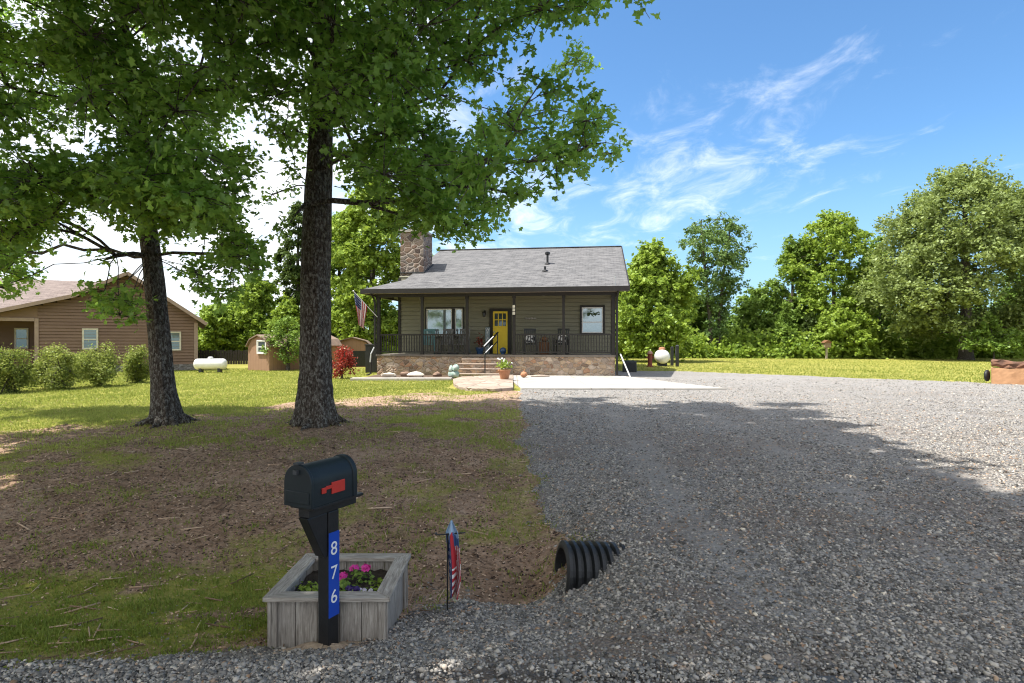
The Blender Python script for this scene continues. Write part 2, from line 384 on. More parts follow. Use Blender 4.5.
blade = np.array([(-.5, 0, 0), (.5, 0, 0), (.34, .5, .10), (-.34, .5, .10), (.05, 1, .34), (-.05, 1, .34)], float); blade[:, 0] *= .16
blade_f = np.array([(0, 1, 2, 3), (3, 2, 4, 5)])
def blades(name, x, y, hgt, wid, mat, label=None):
    n = len(x); z = height(x, y)
    pos = np.stack([x, y, z-.004], 1)
    up = np.stack([rng.normal(0, .38, n), rng.normal(0, .38, n), np.ones(n)], 1); up = unit(up)
    side = unit(np.cross(up, rng.normal(size=(n, 3)))); nr = np.cross(side, up)
    s = blade[None]*np.stack([wid, hgt, hgt], 1)[:, None, :]
    out = pos[:, None]+s[..., 0:1]*side[:, None]+s[..., 1:2]*up[:, None]+s[..., 2:3]*nr[:, None]
    f = (blade_f[None]+(np.arange(n)*6)[:, None, None]).reshape(-1, 4)
    o = np_mesh(name, out.reshape(-1, 3), f, mat, {'tint': np.repeat(np.clip(rng.normal(.5, .25, n)+(fbm(x, y, .5, 3, 77)-.5)*1.2, 0, 1), 6)})
    return tag(o, label, 'grass', kind='stuff')
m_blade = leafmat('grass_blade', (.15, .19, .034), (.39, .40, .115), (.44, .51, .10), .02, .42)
# thick low turf on the sunlit lawn
x, y = frustum_pts(330000, 9.0, 34, -30, 5.2, 1)
sd, _ = drive_sd(x, y); g = grass_mask(x, y)
k = (rng.random(len(x)) < g*1.0) & (sd < -.05) & ~((y > 19) & (x > -2.1) & (x < 7)) & ~((y > 23.4) & (x > -6.4))
x, y = x[k], y[k]
blades('lawn_grass', x, y, rng.uniform(.03, .065, len(x))*np.interp(y, [9, 20], [.8, 1.15]), rng.uniform(.07, .13, len(x))*np.interp(y, [9, 25], [.8, 1.7]), m_blade, 'short mown sunlit lawn grass')
# right-hand lawn beyond the gravel
x, y = frustum_pts(110000, 20, 62, 4.5, 60, 1); sd, _ = drive_sd(x, y)
k = (sd < -.1) & ~((x < 7) & (y < 27)); x, y = x[k], y[k]
blades('meadow_grass', x, y, rng.uniform(.04, .07, len(x)), rng.uniform(.16, .34, len(x)), m_blade, 'mown grass beyond the gravel drive')
# sparse grass on the shaded bank
x, y = frustum_pts(230000, 3.1, 13.5, -12, 1.2, 1); g = grass_mask(x, y); sd, _ = drive_sd(x, y)
tuft = sstep(.40, .62, fbm(x, y, 5.5, 3, 83))
k = (rng.random(len(x)) < g**1.2*(.25+.95*tuft)+.20*tuft**2) & ((sd < .25) | (rng.random(len(x)) < .03*(tuft > .9)))
x, y = x[k], y[k]
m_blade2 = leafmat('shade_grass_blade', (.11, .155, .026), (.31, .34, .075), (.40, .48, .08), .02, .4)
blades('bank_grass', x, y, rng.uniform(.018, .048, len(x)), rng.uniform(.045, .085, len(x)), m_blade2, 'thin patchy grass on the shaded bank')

# fallen leaves and bark bits on the bank
lit_v = np.array([(-.3, -.5, .06), (.3, -.5, 0), (.42, .1, .12), (.05, .6, 0), (-.4, .15, .1)], float)
lit_f = np.array([(0, 1, 2, 3, 4)])
x, y = frustum_pts(170000, 3.3, 17, -14, 9.0, 1); g = grass_mask(x, y); sd, _ = drive_sd(x, y)
k = (rng.random(len(x)) < (1-.85*g)*.62) & ((sd < .1) | (rng.random(len(x)) < .10+.22*dirt_mask(x, y))) & (rng.random(len(x)) < sstep(2.9, 6.2, y)*.9+.1); x, y = x[k], y[k]; n = len(x); sd = sd[k]
pos = np.stack([x, y, height(x, y)+.006+np.where(sd > .1, .045, 0)], 1)
nv, nf = scatter(lit_v, lit_f, pos, np.stack([rng.normal(0, .35, n), rng.normal(0, .35, n), np.ones(n)], 1), rng.uniform(.010, .032, n)*np.interp(y, [3, 14], [.8, 1.35]), asp=np.stack([rng.uniform(.5, 1, n), np.ones(n), np.ones(n)], 1))
m_lit = tintmat('leaf_litter', [(0, (.15, .093, .060)), (.4, (.32, .208, .136)), (.75, (.48, .33, .225)), (1, (.66, .50, .36))])
tag(np_mesh('leaf_litter', nv, nf, m_lit, {'tint': np.repeat(np.clip(rng.beta(1.1, 1.5, n), 0, 1), 5)}), 'brown fallen leaves and bark bits on the bank', 'leaf litter', kind='stuff')

# fallen twigs
x, y = frustum_pts(900, 3.6, 15, -12, 1.6, 1); n = len(x); a = rng.uniform(0, 6.283, n)
tv_ = np.array([(-.5, -.5, -.5), (.5, -.5, -.5), (.5, .5, -.5), (-.5, .5, -.5), (-.3, -.5, .5), (.4, -.5, .5), (.4, .5, .5), (-.3, .5, .5)]); tf_ = np.array([(3, 2, 1, 0), (4, 5, 6, 7), (0, 1, 5, 4), (1, 2, 6, 5), (2, 3, 7, 6), (3, 0, 4, 7)])
nv, nf = scatter(tv_, tf_, np.stack([x, y, height(x, y)+.012], 1), np.stack([rng.normal(0, .12, n), rng.normal(0, .12, n), np.ones(n)], 1), rng.uniform(.07, .26, n), asp=np.stack([np.full(n, .035), np.ones(n), np.full(n, .035)], 1))
tag(np_mesh('fallen_twigs', nv, nf, m_lit, {'tint': np.repeat(rng.random(n), 8)}), 'dry twigs lying on the shaded bank', 'twigs', kind='stuff')

# crushed stones lying on the gravel
def stone_tpl(seed):
    r = np.random.default_rng(seed)
    c = np.array([(-1, -1, -1), (1, -1, -1), (1, 1, -1), (-1, 1, -1), (-1, -1, 1), (1, -1, 1), (1, 1, 1), (-1, 1, 1)], float)*.5
    c[4:, :2] *= .62; return c+r.uniform(-.16, .16, c.shape)
stone_f = np.array([(3, 2, 1, 0), (4, 5, 6, 7), (0, 1, 5, 4), (1, 2, 6, 5), (2, 3, 7, 6), (3, 0, 4, 7)])
m_stone = tintmat('crushed_stone', [(0, (.06, .056, .052)), (.35, (.185, .174, .16)), (.62, (.33, .308, .28)), (.80, (.50, .455, .395)), (.88, (.30, .19, .115)), (1, (.66, .58, .47))], .75)
x, y = frustum_pts(400000, 2.9, 24, -8, 20, 1); sd, _ = drive_sd(x, y)
k = rng.random(len(x)) < sstep(-.62, .22, sd)*np.where(sd > .1, 1, .6)*np.interp(y, [3, 7, 12, 17, 24], [1, .85, .62, .40, .18])
k |= (rng.random(len(x)) < .05*sstep(5.2, 4.2, y)) | ((y < 3.25) & (rng.random(len(x)) < .12))
# a few bare patches where tyres pressed the stone into the dirt
k &= (rng.random(len(x)) > dirt_mask(x, y)*.88) & (rng.random(len(x)) > rut_mask(x, y)*.75)
x, y = x[k], y[k]; n = len(x); sd, _ = drive_sd(x, y)
pos = np.stack([x, y, np.maximum(height(x, y)+np.clip(sd*.12, -.01, .035)+(fbm(x, y, 2.6, 3, 71)-.5)*.03*(1-sstep(9, 16, y))+.002, np.where(y < 3.25, .026, -9))], 1)
V, Fc, T = [], [], []; off = 0
for q in range(5):
    idx = np.arange(q, n, 5); mm = len(idx)
    sz = np.clip(rng.lognormal(-4.30, .42, mm), .008, .045)*np.interp(y[idx], [3, 12, 24], [1, 1.2, 1.7])
    nv, nf = scatter(stone_tpl(q+40), stone_f, pos[idx], np.stack([rng.normal(0, .5, mm), rng.normal(0, .5, mm), np.ones(mm)], 1), sz, asp=np.stack([rng.uniform(.6, 1., mm), rng.uniform(.8, 1.3, mm), rng.uniform(.28, .55, mm)], 1))
    V.append(nv); Fc.append(nf+off); off += len(nv); T.append(np.repeat(np.clip(rng.beta(1.4, 1.7, mm)*.93+(rng.random(mm) > .97)*.4, 0, 1), 8))
tag(np_mesh('gravel_stones', np.concatenate(V), np.concatenate(Fc), m_stone, {'tint': np.concatenate(T)}), 'loose crushed grey stone over the drive and road shoulder', 'gravel', kind='stuff')
#@@PART2
# ------------------------------------------------------------------ the two oaks in front
def bark(name, dark, mid, light, fl=.5):
    m, t, p = new_mat(name); v = obj_co(t)
    q = t.vmath('ADD', v, t.vmath('MULTIPLY', t.vmath('SUBTRACT', t.new('ShaderNodeTexNoise', i_Scale=5.).outputs[1], (.5, .5, .5)), (.10, .10, .10)))
    vo = t.new('ShaderNodeTexVoronoi', feature='DISTANCE_TO_EDGE', i_Scale=27.); t.l.new(t.scale(q, (1, 1, .30)), vo.inputs['Vector'])
    n = t.noise(t.scale(v, (1, 1, .38)), 21, 8, .75)
    h = t.math('ADD', t.math('MULTIPLY', t.mrange(vo.outputs['Distance'], .0, .30), .45), t.math('MULTIPLY', t.mrange(n, .3, .7), .75))
    c = t.ramp(h, [(.18, dark), (.55, mid), (1.0, light)])
    fleck = t.mrange(t.noise(t.scale(v, (1, 1, .55)), 24, 6, .75), .50, .58, 0, fl)
    c = t.mix(fleck, c, (.36, .345, .31))
    t.put(p.inputs['Base Color'], c); p.inputs['Roughness'].default_value = .92; p.inputs['Specular IOR Level'].default_value = .2
    t.put(p.inputs['Normal'], t.bump(h, 1., .05)); return m
m_bark = bark('oak_bark', (.020, .015, .012), (.080, .064, .052), (.165, .14, .12), .75)
m_bark2 = bark('far_bark', (.03, .024, .018), (.10, .082, .066), (.17, .15, .13), .2)
m_palebark = bark('pale_bark', (.10, .09, .08), (.26, .24, .21), (.38, .36, .32), .2)
oak_v = np.array([(0, 0, 0), (0, .45, -.03), (0, 1, -.10), (-.27, .26, .05), (-.15, .42, .03), (-.38, .66, .04), (-.12, .78, 0), (.27, .26, .05), (.15, .42, .03), (.38, .66, .04), (.12, .78, 0)], float)
oak_f = np.array([(0, 1, 4, 3), (1, 6, 5, 4), (0, 7, 8, 1), (1, 8, 9, 10), (1, 10, 2, 6)])
oak_v[:, 1] -= .1
small_v = np.array([(-.34, 0, .05), (0, -.5, 0), (.34, 0, .05), (0, .55, -.06)], float)
small_f = np.array([(0, 1, 2, 3)])
m_oak = leafmat('oak_leaf', (.052, .130, .026), (.20, .345, .075), (.56, .86, .13), .04, .50)

def skeleton_tree(root, name, trunk, clumps, m_b, m_l, leaf=oak_v, leaff=oak_f, nside=12, limb_bias=.35, tip=.009, min_z=2.6, start_frac=.3, twigs=True, flare=1.3, max_branch_r=.2):
    """trunk: [(x,y,z,r)]; clumps: [(x,y,z,radius,n_leaves,leaf_size)] relative to the root.  Grows a branch to every clump, leaves along its twigs."""
    tp = [Vector(q[:3]) for q in trunk]
    nodes = []; par = []; isT = []
    for i, q in enumerate(tp):
        if i:
            a = tp[i-1]
            for s in range(1, 7): nodes.append(a.lerp(q, s/6)); par.append(len(nodes)-2 if len(nodes) > 1 else -1); isT.append(True)
    P = np.array([tuple(q) for q in nodes]); plen = [0.]
    for i in range(1, len(nodes)): plen.append(plen[par[i]]+(nodes[i]-nodes[par[i]]).length*.2)
    cl = sorted(clumps, key=lambda c: min((Vector(c[:3])-q).length for q in tp))
    P = P.tolist(); chains = []
    for c in cl:
        C = np.array(c[:3]); A = np.array(P); dd = np.linalg.norm(A-C, axis=1)
        pen = np.array(plen)*limb_bias+np.where(A[:, 2] < min_z, 50, 0)+np.maximum(0, A[:, 2]-C[2]+.1)*.9
        j = int(np.argmin(dd+pen)); L = dd[j]
        if L < .05: continue
        k = max(3, int(L/.45)); a = Vector(P[j]); b = Vector(C)
        out = Vector((b.x-a.x, b.y-a.y, 0)); mid = a.lerp(b, .5)+Vector((random.uniform(-1, 1), random.uniform(-1, 1), random.uniform(.2, 1.2)))*L*.10
        prev = j; ch = [j]
        for s in range(1, k+1):
            u = s/k; q = a*(1-u)**2+mid*2*u*(1-u)+b*u*u+Vector((random.uniform(-1, 1), random.uniform(-1, 1), random.uniform(-1, 1)))*.03*L*(u < 1)
            P.append(list(q)); par.append(prev); plen.append(plen[prev]+(q-Vector(P[prev])).length); isT.append(False)
            prev = len(P)-1; ch.append(prev)
        chains.append(ch)
    wgt = np.zeros(len(P)); kids = [0]*len(P)
    for i in range(len(P)):
        if par[i] >= 0: kids[par[i]] += 1
    for i in range(len(P)-1, -1, -1):
        if kids[i] == 0: wgt[i] = max(wgt[i], 1.)
        if par[i] >= 0: wgt[par[i]] += wgt[i]
    rad = np.minimum(tip*wgt**.46, max_branch_r)
    mb = MB()
    pts = []; rr = []
    for i, q in enumerate(trunk):
        pts.append(q[:3]); rr.append(q[3])
    # resample the trunk so that roots flare out at its foot
    tv = []; tr = []
    for i in range(len(pts)-1):
        for s in range(6):
            u = s/6; tv.append(Vector(pts[i]).lerp(Vector(pts[i+1]), u)); tr.append(rr[i]*(1-u)+rr[i+1]*u)
    tv.append(Vector(pts[-1])); tr.append(rr[-1])
    z0 = tv[0].z
    tr = [r*(1+(flare-1)*math.exp(-(q.z-z0)/.32)) for q, r in zip(tv, tr)]
    ns = max(nside, 8); nb = len(mb.v); mb.tube(tv, tr, ns)
    if nside > 8:
        for i in range(len(tv)):
            for k in range(ns):
                a = 2*math.pi*k/ns; idx = nb+i*ns+k; c = tv[i]; q = Vector(mb.v[idx])-c
                f = 1+.07*math.sin(3*a+i*.13)+.05*math.sin(7*a+i*.2+1)+random.uniform(-.035, .035)
                f += math.exp(-(c.z-z0)/.22)*(.34*max(0, math.sin(3*a+1.1))**2+.18*max(0, math.sin(5*a+.4))**2-.08)
                mb.v[idx] = tuple(c+q*f)
    if nside > 20:      # roots that break the surface round the foot
        for k in range(8):
            a = 2*math.pi*(k+random.uniform(-.3, .3))/8; L = random.uniform(.22, .55); pr_ = []
            for u in (0, .3, .6, 1):
                a2 = a+random.uniform(-.12, .12)*u; r_ = tr[0]*.75+L*u
                x_, y_ = tv[0].x+r_*math.cos(a2), tv[0].y+r_*math.sin(a2)
                pr_.append((x_, y_, H(root.location.x+x_, root.location.y+y_)-root.location.z+.09*(1-u)**2-.035*u))
            mb.tube(pr_, [.10, .06, .032, .010], 7)
    for ch in chains:
        mb.tube([P[i] for i in ch], [min(rad[ch[1]]*1.1, rad[ch[0]])]+[rad[i] for i in ch[1:]], 8 if rad[ch[1]] > .05 else 5 if rad[ch[1]] > .02 else 4)
    LP = []; LN = []; LS = []; LT = []
    for c in clumps:
        n = int(c[4]); R_ = c[3]
        if n <= 0: continue
        C = np.array(c[:3]); K = max(5, n//16)
        dr = rng.normal(size=(K, 3)); dr[:, 2] = dr[:, 2]*.55+.05; dr = unit(dr)
        ln = R_*rng.uniform(.45, 1.1, K)
        if twigs:
            for a_, l_ in zip(dr, ln):
                e = C+a_*l_; e[2] -= l_*.12; m_ = C+a_*l_*.5
                mb.tube([C, m_, e], [.010, .007, .004], 3, cap=False)
        i = rng.integers(0, K, n); s = np.sqrt(rng.uniform(.06, 1.1, n))
        q = C+dr[i]*(ln[i]*s)[:, None]; q[:, 2] -= (ln[i]*s*s)*.12
        q += rng.normal(0, .085*max(1, R_), (n, 3))
        LP.append(q); nn = rng.normal(0, .62, (n, 3)); nn[:, 2] += .75; nn += dr[i]*.25; LN.append(nn)
        LS.append(c[5]*rng.uniform(.65, 1.2, n)); LT.append(np.clip(rng.normal(.45, .22, n)+rng.normal(0, .13), 0, 1))
    mb.build('trunk', m_b, root, smooth=True)
    nv, nf = scatter(leaf, leaff, np.concatenate(LP), np.concatenate(LN), np.concatenate(LS))
    np_mesh('crown', nv, nf, m_l, {'tint': np.repeat(np.concatenate(LT), len(leaf))}, parent=root)

def inpoly(px, py, poly):
    ins = False; j = len(poly)-1
    for i in range(len(poly)):
        (xi, yi), (xj, yj) = poly[i], poly[j]
        if (yi > py) != (yj > py) and px < (xj-xi)*(py-yi)/(yj-yi)+xi: ins = not ins
        j = i
    return ins
def low_boughs(poly, n, yrange, root, rad, leaves, lsize, seed, ycenter, holes=()):
    """boughs of the lower crown: real depth for each, chosen so that the crown's lower outline is the tree's"""
    rr = random.Random(seed); out = []
    x0, x1 = min(p[0] for p in poly), max(p[0] for p in poly); y0, y1 = min(p[1] for p in poly), max(p[1] for p in poly)
    tries = 0
    while len(out) < n and tries < 20000:
        tries += 1
        px, py = rr.uniform(x0, x1), rr.uniform(y0, y1)
        if not inpoly(px, py, poly): continue
        Yd = rr.uniform(*yrange)
        r = rad*rr.uniform(.65, 1.15); rp = r/Yd*F*.80
        if sum(inpoly(px+dx*rp, py+dy*rp, poly) or py+dy*rp < 0 or px+dx*rp < 0 for dx, dy in ((1, 0), (-1, 0), (0, .7), (0, -.7))) < 4: continue
        if any(abs(px-hx) < hr+rp*.75 and abs(py-hy) < hq+rp*.6 for hx, hy, hr, hq in holes): continue
        z = CZ+(341.5-py)/F*Yd
        if z < 2.15: continue
        out.append(((px-512)/F*Yd-root[0], Yd-root[1], z-root[2], r, leaves*(r/rad)**2, lsize))
    return out
def ellip(n, c, ax, root, zmin, rad, leaves, lsize, seed, shell=.35):
    rr = random.Random(seed); out = []
    while len(out) < n:
        q = Vector((rr.gauss(0, 1), rr.gauss(0, 1), rr.gauss(0, 1))).normalized()*(rr.uniform(shell**3, 1)**(1/3))
        p = Vector((c[0]+q.x*ax[0], c[1]+q.y*ax[1], c[2]+q.z*ax[2]))
        # keep out of the camera's frame: those boughs are set by low_boughs
        py = 341.5-(p.z-CZ-rad)/max(p.y, .5)*F if p.y > 0 else -999
        if p.z < zmin or py > -45: continue
        r = rad*rr.uniform(.7, 1.2); out.append((p.x-root[0], p.y-root[1], p.z-root[2], r, leaves*(r/rad)**2, lsize))
    return out

b1 = (-3.60, 11.05, H(-3.6, 11.05)-.05)
poly1 = [(262, -90), (640, -90), (630, 18), (606, 42), (596, 74), (584, 96), (600, 108), (632, 118), (626, 150), (602, 170), (584, 166), (580, 192), (566, 212), (544, 206), (520, 226), (492, 234), (466, 252), (444, 243), (424, 236), (402, 240), (384, 222), (345, 205), (320, 190), (298, 196), (284, 150), (262, 130)]
hol1 = [(470, 95, 7, 6), (455, 122, 8, 5), (505, 72, 7, 6), (540, 60, 8, 7), (510, 200, 10, 5), (555, 130, 8, 6), (565, 40, 7, 6)]
cl1 = low_boughs(poly1, 180, (7.2, 14.2), b1, .70, 235, .135, 3, 11, hol1)
cl1 += low_boughs([(520, 50), (640, 100), (640, 165), (560, 180), (520, 170)], 12, (8.2, 11), b1, .46, 95, .13, 13, 11)
cl1 += low_boughs([(560, -60), (640, -60), (632, 10), (600, 50), (570, 60)], 9, (8.5, 11.5), b1, .5, 95, .13, 14, 11)
cl1 += low_boughs([(384, 175), (560, 175), (550, 208), (470, 246), (430, 238)], 12, (8.8, 11.5), b1, .42, 85, .13, 15, 11)
cl1 += low_boughs([(378, 175), (480, 175), (470, 240), (440, 240), (404, 236), (384, 228)], 12, (8.5, 11.2), b1, .40, 90, .125, 75, 11)
cl1 += low_boughs([(388, 170), (462, 170), (456, 240), (420, 238), (394, 234)], 9, (8.5, 11), b1, .34, 75, .125, 76, 11)
cl1 += low_boughs([(248, 122), (314, 112), (314, 212), (288, 206), (262, 180)], 6, (9.0, 11.5), b1, .34, 70, .125, 77, 11, [(276, 168, 4, 12)])
cl1 += low_boughs([(250, 118), (308, 118), (308, 258), (264, 258)], 7, (9.5, 12.5), b1, .26, 38, .12, 78, 11, [(276, 160, 3, 8)])
cl1 += ellip(230, (-4.3, 10.2, 9.8), (5.3, 7.0, 5.2), b1, 6.0, 1.15, 135, .30, 4)
cl1 += ellip(46, (-1.9, 4.6, 8.6), (3.2, 2.6, 1.7), b1, 6.0, 1.1, 150, .30, 44)
rt = thing('oak_tree', 'tall spreading oak with the thicker lichen-flecked trunk, nearer the house and drive', 'tree', b1, 0, 'front yard oaks')
skeleton_tree(rt, 'oak', [(0, 0, 0, .325), (.0, .0, 1.0, .275), (-.02, .0, 2.8, .252), (.04, -.05, 4.4, .235), (.12, -.1, 6.0, .19), (.2, -.3, 8.2, .13), (.15, -.5, 11.2, .06)], cl1, m_bark, m_oak, nside=26, min_z=3.9)

b2 = (-6.42, 11.0, H(-6.42, 11.0)-.05)
poly2 = [(-90, -90), (300, -90), (290, 118), (268, 132), (262, 165), (262, 208), (272, 228), (262, 262), (240, 262), (225, 306), (205, 285), (190, 262), (176, 300), (142, 318), (120, 345), (102, 326), (84, 330), (98, 292), (86, 244), (62, 224), (50, 250), (74, 292), (40, 296), (16, 288), (-90, 290)]
hol2 = [(163, 266, 20, 40), (10, 136, 14, 6), (85, 138, 18, 6), (58, 128, 6, 5), (128, 137, 7, 5), (72, 262, 16, 24), (240, 130, 8, 8), (35, 22, 8, 8)]
cl2 = low_boughs(poly2, 260, (7.2, 13.0), b2, .68, 240, .125, 5, 10, hol2)
cl2 += low_boughs([(60, 150), (250, 150), (250, 235), (150, 240), (60, 215)], 22, (7.0, 10.2), b2, .6, 240, .135, 55, 10)
cl2 += low_boughs([(205, -30), (335, -30), (305, 128), (215, 150)], 18, (8.5, 12), b2, .5, 120, .125, 56, 10)
cl2 += low_boughs([(90, 50), (195, 50), (195, 218), (90, 218)], 14, (7.6, 10), b2, .5, 150, .125, 57, 10)
cl2 += low_boughs([(205, 120), (266, 130), (264, 232), (262, 262), (228, 300), (200, 280)], 12, (8.5, 11.5), b2, .40, 95, .125, 58, 10)
cl2 += low_boughs([(-30, 180), (60, 215), (50, 255), (86, 296), (40, 300), (-30, 295)], 9, (7.5, 10.5), b2, .36, 60, .135, 16, 10, hol2)
cl2 += low_boughs([(80, 240), (110, 250), (150, 300), (140, 350), (84, 340)], 8, (9.2, 11), b2, .34, 60, .135, 17, 10, hol2)
cl2 += low_boughs([(175, 220), (285, 200), (285, 250), (240, 310), (180, 310)], 14, (8.0, 11), b2, .38, 60, .135, 18, 10, hol2)
cl2 += ellip(160, (-7.2, 8.6, 9.0), (4.6, 4.9, 4.4), b2, 5.5, 1.1, 125, .30, 6)
rt = thing('oak_tree', 'leaning oak with the thinner darker trunk, in front of the brown neighbour house', 'tree', b2, 0, 'front yard oaks')
skeleton_tree(rt, 'oak', [(.10, 0, 0, .225), (.02, .0, .8, .185), (-.12, .0, 2.4, .165), (-.26, -.05, 3.8, .15), (-.36, -.1, 5.4, .15), (-.5, -.5, 7.6, .10), (-.6, -1., 10.5, .05)], cl2, m_bark, m_oak, nside=24, min_z=3.0)

# a third oak stands out of the picture on the left; it shades the bank and the road
b3 = (-9.4, 3.9, H(-9.4, 3.9)-.05)
cl3 = ellip(260, (-6.6, 2.4, 10.2), (7.8, 5.0, 4.6), b3, 5.4, 1.2, 135, .30, 8)
rt = thing('oak_tree', 'oak beyond the left edge whose boughs hang over the road', 'tree', b3, 0, 'front yard oaks')
skeleton_tree(rt, 'oak', [(0, 0, 0, .33), (0, 0, 1.5, .27), (.1, 0, 4, .24), (.5, -.2, 7, .17), (1.2, -.5, 11, .07)], cl3, m_bark, m_oak, nside=16, min_z=4)

# ------------------------------------------------------------------ woods
m_leaf = {
 'fresh': leafmat('fresh_leaf', (.14, .225, .032), (.33, .43, .075), (.38, .50, .06), .02, .36),
 'green': leafmat('green_leaf', (.105, .185, .034), (.25, .355, .075), (.28, .40, .06), .02, .34),
 'blue': leafmat('bluish_leaf', (.095, .175, .055), (.23, .325, .115), (.22, .33, .08), .02, .32),
 'olive': leafmat('olive_leaf', (.14, .19, .055), (.30, .365, .14), (.36, .44, .09), .02, .32),
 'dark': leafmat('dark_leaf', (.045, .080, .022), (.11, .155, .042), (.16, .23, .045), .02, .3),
 'red': leafmat('red_leaf', (.16, .014, .014), (.36, .035, .03), (.5, .05, .03), .05, .35),
 'shrub': leafmat('shrub_leaf', (.085, .135, .025), (.36, .38, .11), (.40, .48, .08), .02, .3),
}
def crown_clumps(height_, prof, n, rad, leaves, lsize, seed, z0=.1, open_=0., jitter=.22):
    """prof: [(z fraction, radius)] silhouette of the crown"""
    rr = random.Random(seed); out = []; zs = [q[0]*height_ for q in prof]; rs = [q[1] for q in prof]
    lob = [(rr.uniform(0, 6.28), rr.uniform(.5, 1.4)) for _ in range(4)]
    while len(out) < n:
        z = rr.uniform(zs[0], zs[-1]); r = float(np.interp(z, zs, rs))
        if rr.random() > (r/max(rs))**1.1+.08: continue
        a = rr.uniform(0, 6.283)
        lump = 1+jitter*sum(math.sin((i+2)*a+q[0]+z*q[1]) for i, q in enumerate(lob))/2
        u = rr.uniform(.25, 1)**.5; rad_ = rad*rr.uniform(.6, 1.25)
        d_ = max(0, r*lump-rad_*.55)*u
        if open_ and rr.random() < open_ and u < .8: continue
        out.append((d_*math.cos(a), d_*math.sin(a), z+rr.uniform(-.3, .3), rad_, leaves*(rad_/rad)**2, lsize))
    return out
TALL = [(.0, .3), (.12, .75), (.35, 1.), (.6, .92), (.8, .66), (.93, .36), (1., .1)]
def wood_tree(name, label, px, Yd, top_py, width_px, kind, prof=None, base_py=None, n=70, leaves=120, lsize=.30, rad=None, trunk_r=None, seed=None, stems=1, barkm=None, clear=.0, open_=0., group='trees in the far wood', jitter=.22):
    x = (px-512)/F*Yd; z = H(x, Yd); top = CZ+(341.5-top_py)/F*Yd-z; half = width_px/2/F*Yd
    seed = seed or int(px*7+Yd)
    prof = [(clear+q[0]*(1-clear), q[1]*half) for q in (prof or TALL)]
    rad = rad or max(.5, half*.30); trunk_r = trunk_r or .014*top+.05
    cl = crown_clumps(top-rad*.3, prof, int(n*(1.55 if Yd > 40 else 1)), rad, leaves*(1.25 if Yd > 40 else 1), lsize, seed, open_=open_, jitter=jitter)
    if name == 'spreading_oak': cl = [c for c in cl if not (c[1] < .8 and abs(c[0]) < 2.0 and c[2] < top*.46)]
    rt = thing(name, label, 'tree', (x, Yd, z), 0, group)
    random.seed(seed)
    lean = random.uniform(-.03, .03)*top
    tk = [(0, 0, -.1, trunk_r*1.25), (lean*.2, 0, top*.2, trunk_r), (lean*.6, .1, top*.5, trunk_r*.7), (lean, .15, top*.92, trunk_r*.18)]
    if stems == 2:
        for q in cl: pass
        tk = [(-.35, 0, -.1, trunk_r*1.2), (-.45, 0, top*.25, trunk_r), (-.9, .1, top*.55, trunk_r*.7), (-1.3, .15, top*.95, trunk_r*.2)]
    skeleton_tree(rt, name, tk, cl, barkm or m_bark2, m_leaf[kind], small_v, small_f, nside=8, limb_bias=.3, tip=.02, min_z=max(.6, top*clear*.8), twigs=False, flare=1.25, max_branch_r=trunk_r*.55)
    if stems == 2:
        mb = MB(); mb.tube([(.35, 0, -.1), (.42, 0, top*.25), (.8, .1, top*.55), (1.6, 0, top*.95)], [trunk_r*1.2, trunk_r*.95, trunk_r*.65, .03], 8); mb.build('trunk', barkm or m_bark2, rt, smooth=True)
    return rt
ROUND = [(.0, .55), (.15, .95), (.4, 1.), (.65, .88), (.85, .6), (1., .15)]
CONE = [(.0, .9), (.2, 1.), (.45, .78), (.7, .45), (.9, .18), (1., .03)]
VASE = [(.0, .2), (.25, .5), (.5, .8), (.75, 1.), (.9, .8), (1., .25)]
# right of the house, left to right
wood_tree('broadleaf_tree', 'fresh green rounded tree on a pale trunk, above the end-on white gas tank', 652, 46, 240, 96, 'fresh', [(.0, .75), (.2, 1.), (.45, .95), (.7, .72), (.88, .38), (1., .08)], n=120, leaves=150, lsize=.30, clear=.09, barkm=m_palebark, trunk_r=.13, seed=21)
wood_tree('tall_tree', 'tallest bluish-green tree with two slim stems and a thin see-through crown', 715, 58, 212, 76, 'blue', VASE, n=105, leaves=85, lsize=.26, rad=1.1, clear=.14, stems=2, trunk_r=.2, seed=22, open_=.1)
wood_tree('broadleaf_tree', 'low leafy tree filling the gap directly right of the two-stemmed tall tree', 757, 62, 287, 62, 'green', ROUND, n=60, leaves=130, lsize=.34, seed=23)
wood_tree('broadleaf_tree', 'grey-green slender tree at the left edge of the broad bright clump', 792, 62, 236, 56, 'green', TALL, n=75, leaves=130, lsize=.3, seed=24, clear=.1)
wood_tree('broadleaf_tree', 'broad bright green tree with a flat uneven top, behind the birdhouse post', 835, 60, 213, 92, 'fresh', [(.0, .8), (.2, 1.), (.5, 1.), (.75, .9), (.92, .62), (1., .3)], n=150, leaves=150, lsize=.32, seed=25)
wood_tree('cedar_tree', 'small dark pointed cedar standing before the broad bright tree', 786, 56, 306, 40, 'green', CONE, n=60, leaves=120, lsize=.22, rad=.6, seed=26)
wood_tree('cedar_tree', 'darker bushy cedar just left of the birdhouse post', 810, 57, 318, 30, 'dark', CONE, n=40, leaves=120, lsize=.22, rad=.6, seed=27)
wood_tree('broadleaf_tree', 'pale leafy tree squeezed between the bright clump and the huge olive oak', 880, 66, 232, 50, 'green', TALL, n=60, leaves=130, lsize=.34, seed=28)
wood_tree('broadleaf_tree', 'low bright green tree under the broad clump, right of the birdhouse', 848, 55, 300, 70, 'fresh', ROUND, n=60, leaves=150, lsize=.28, seed=29)
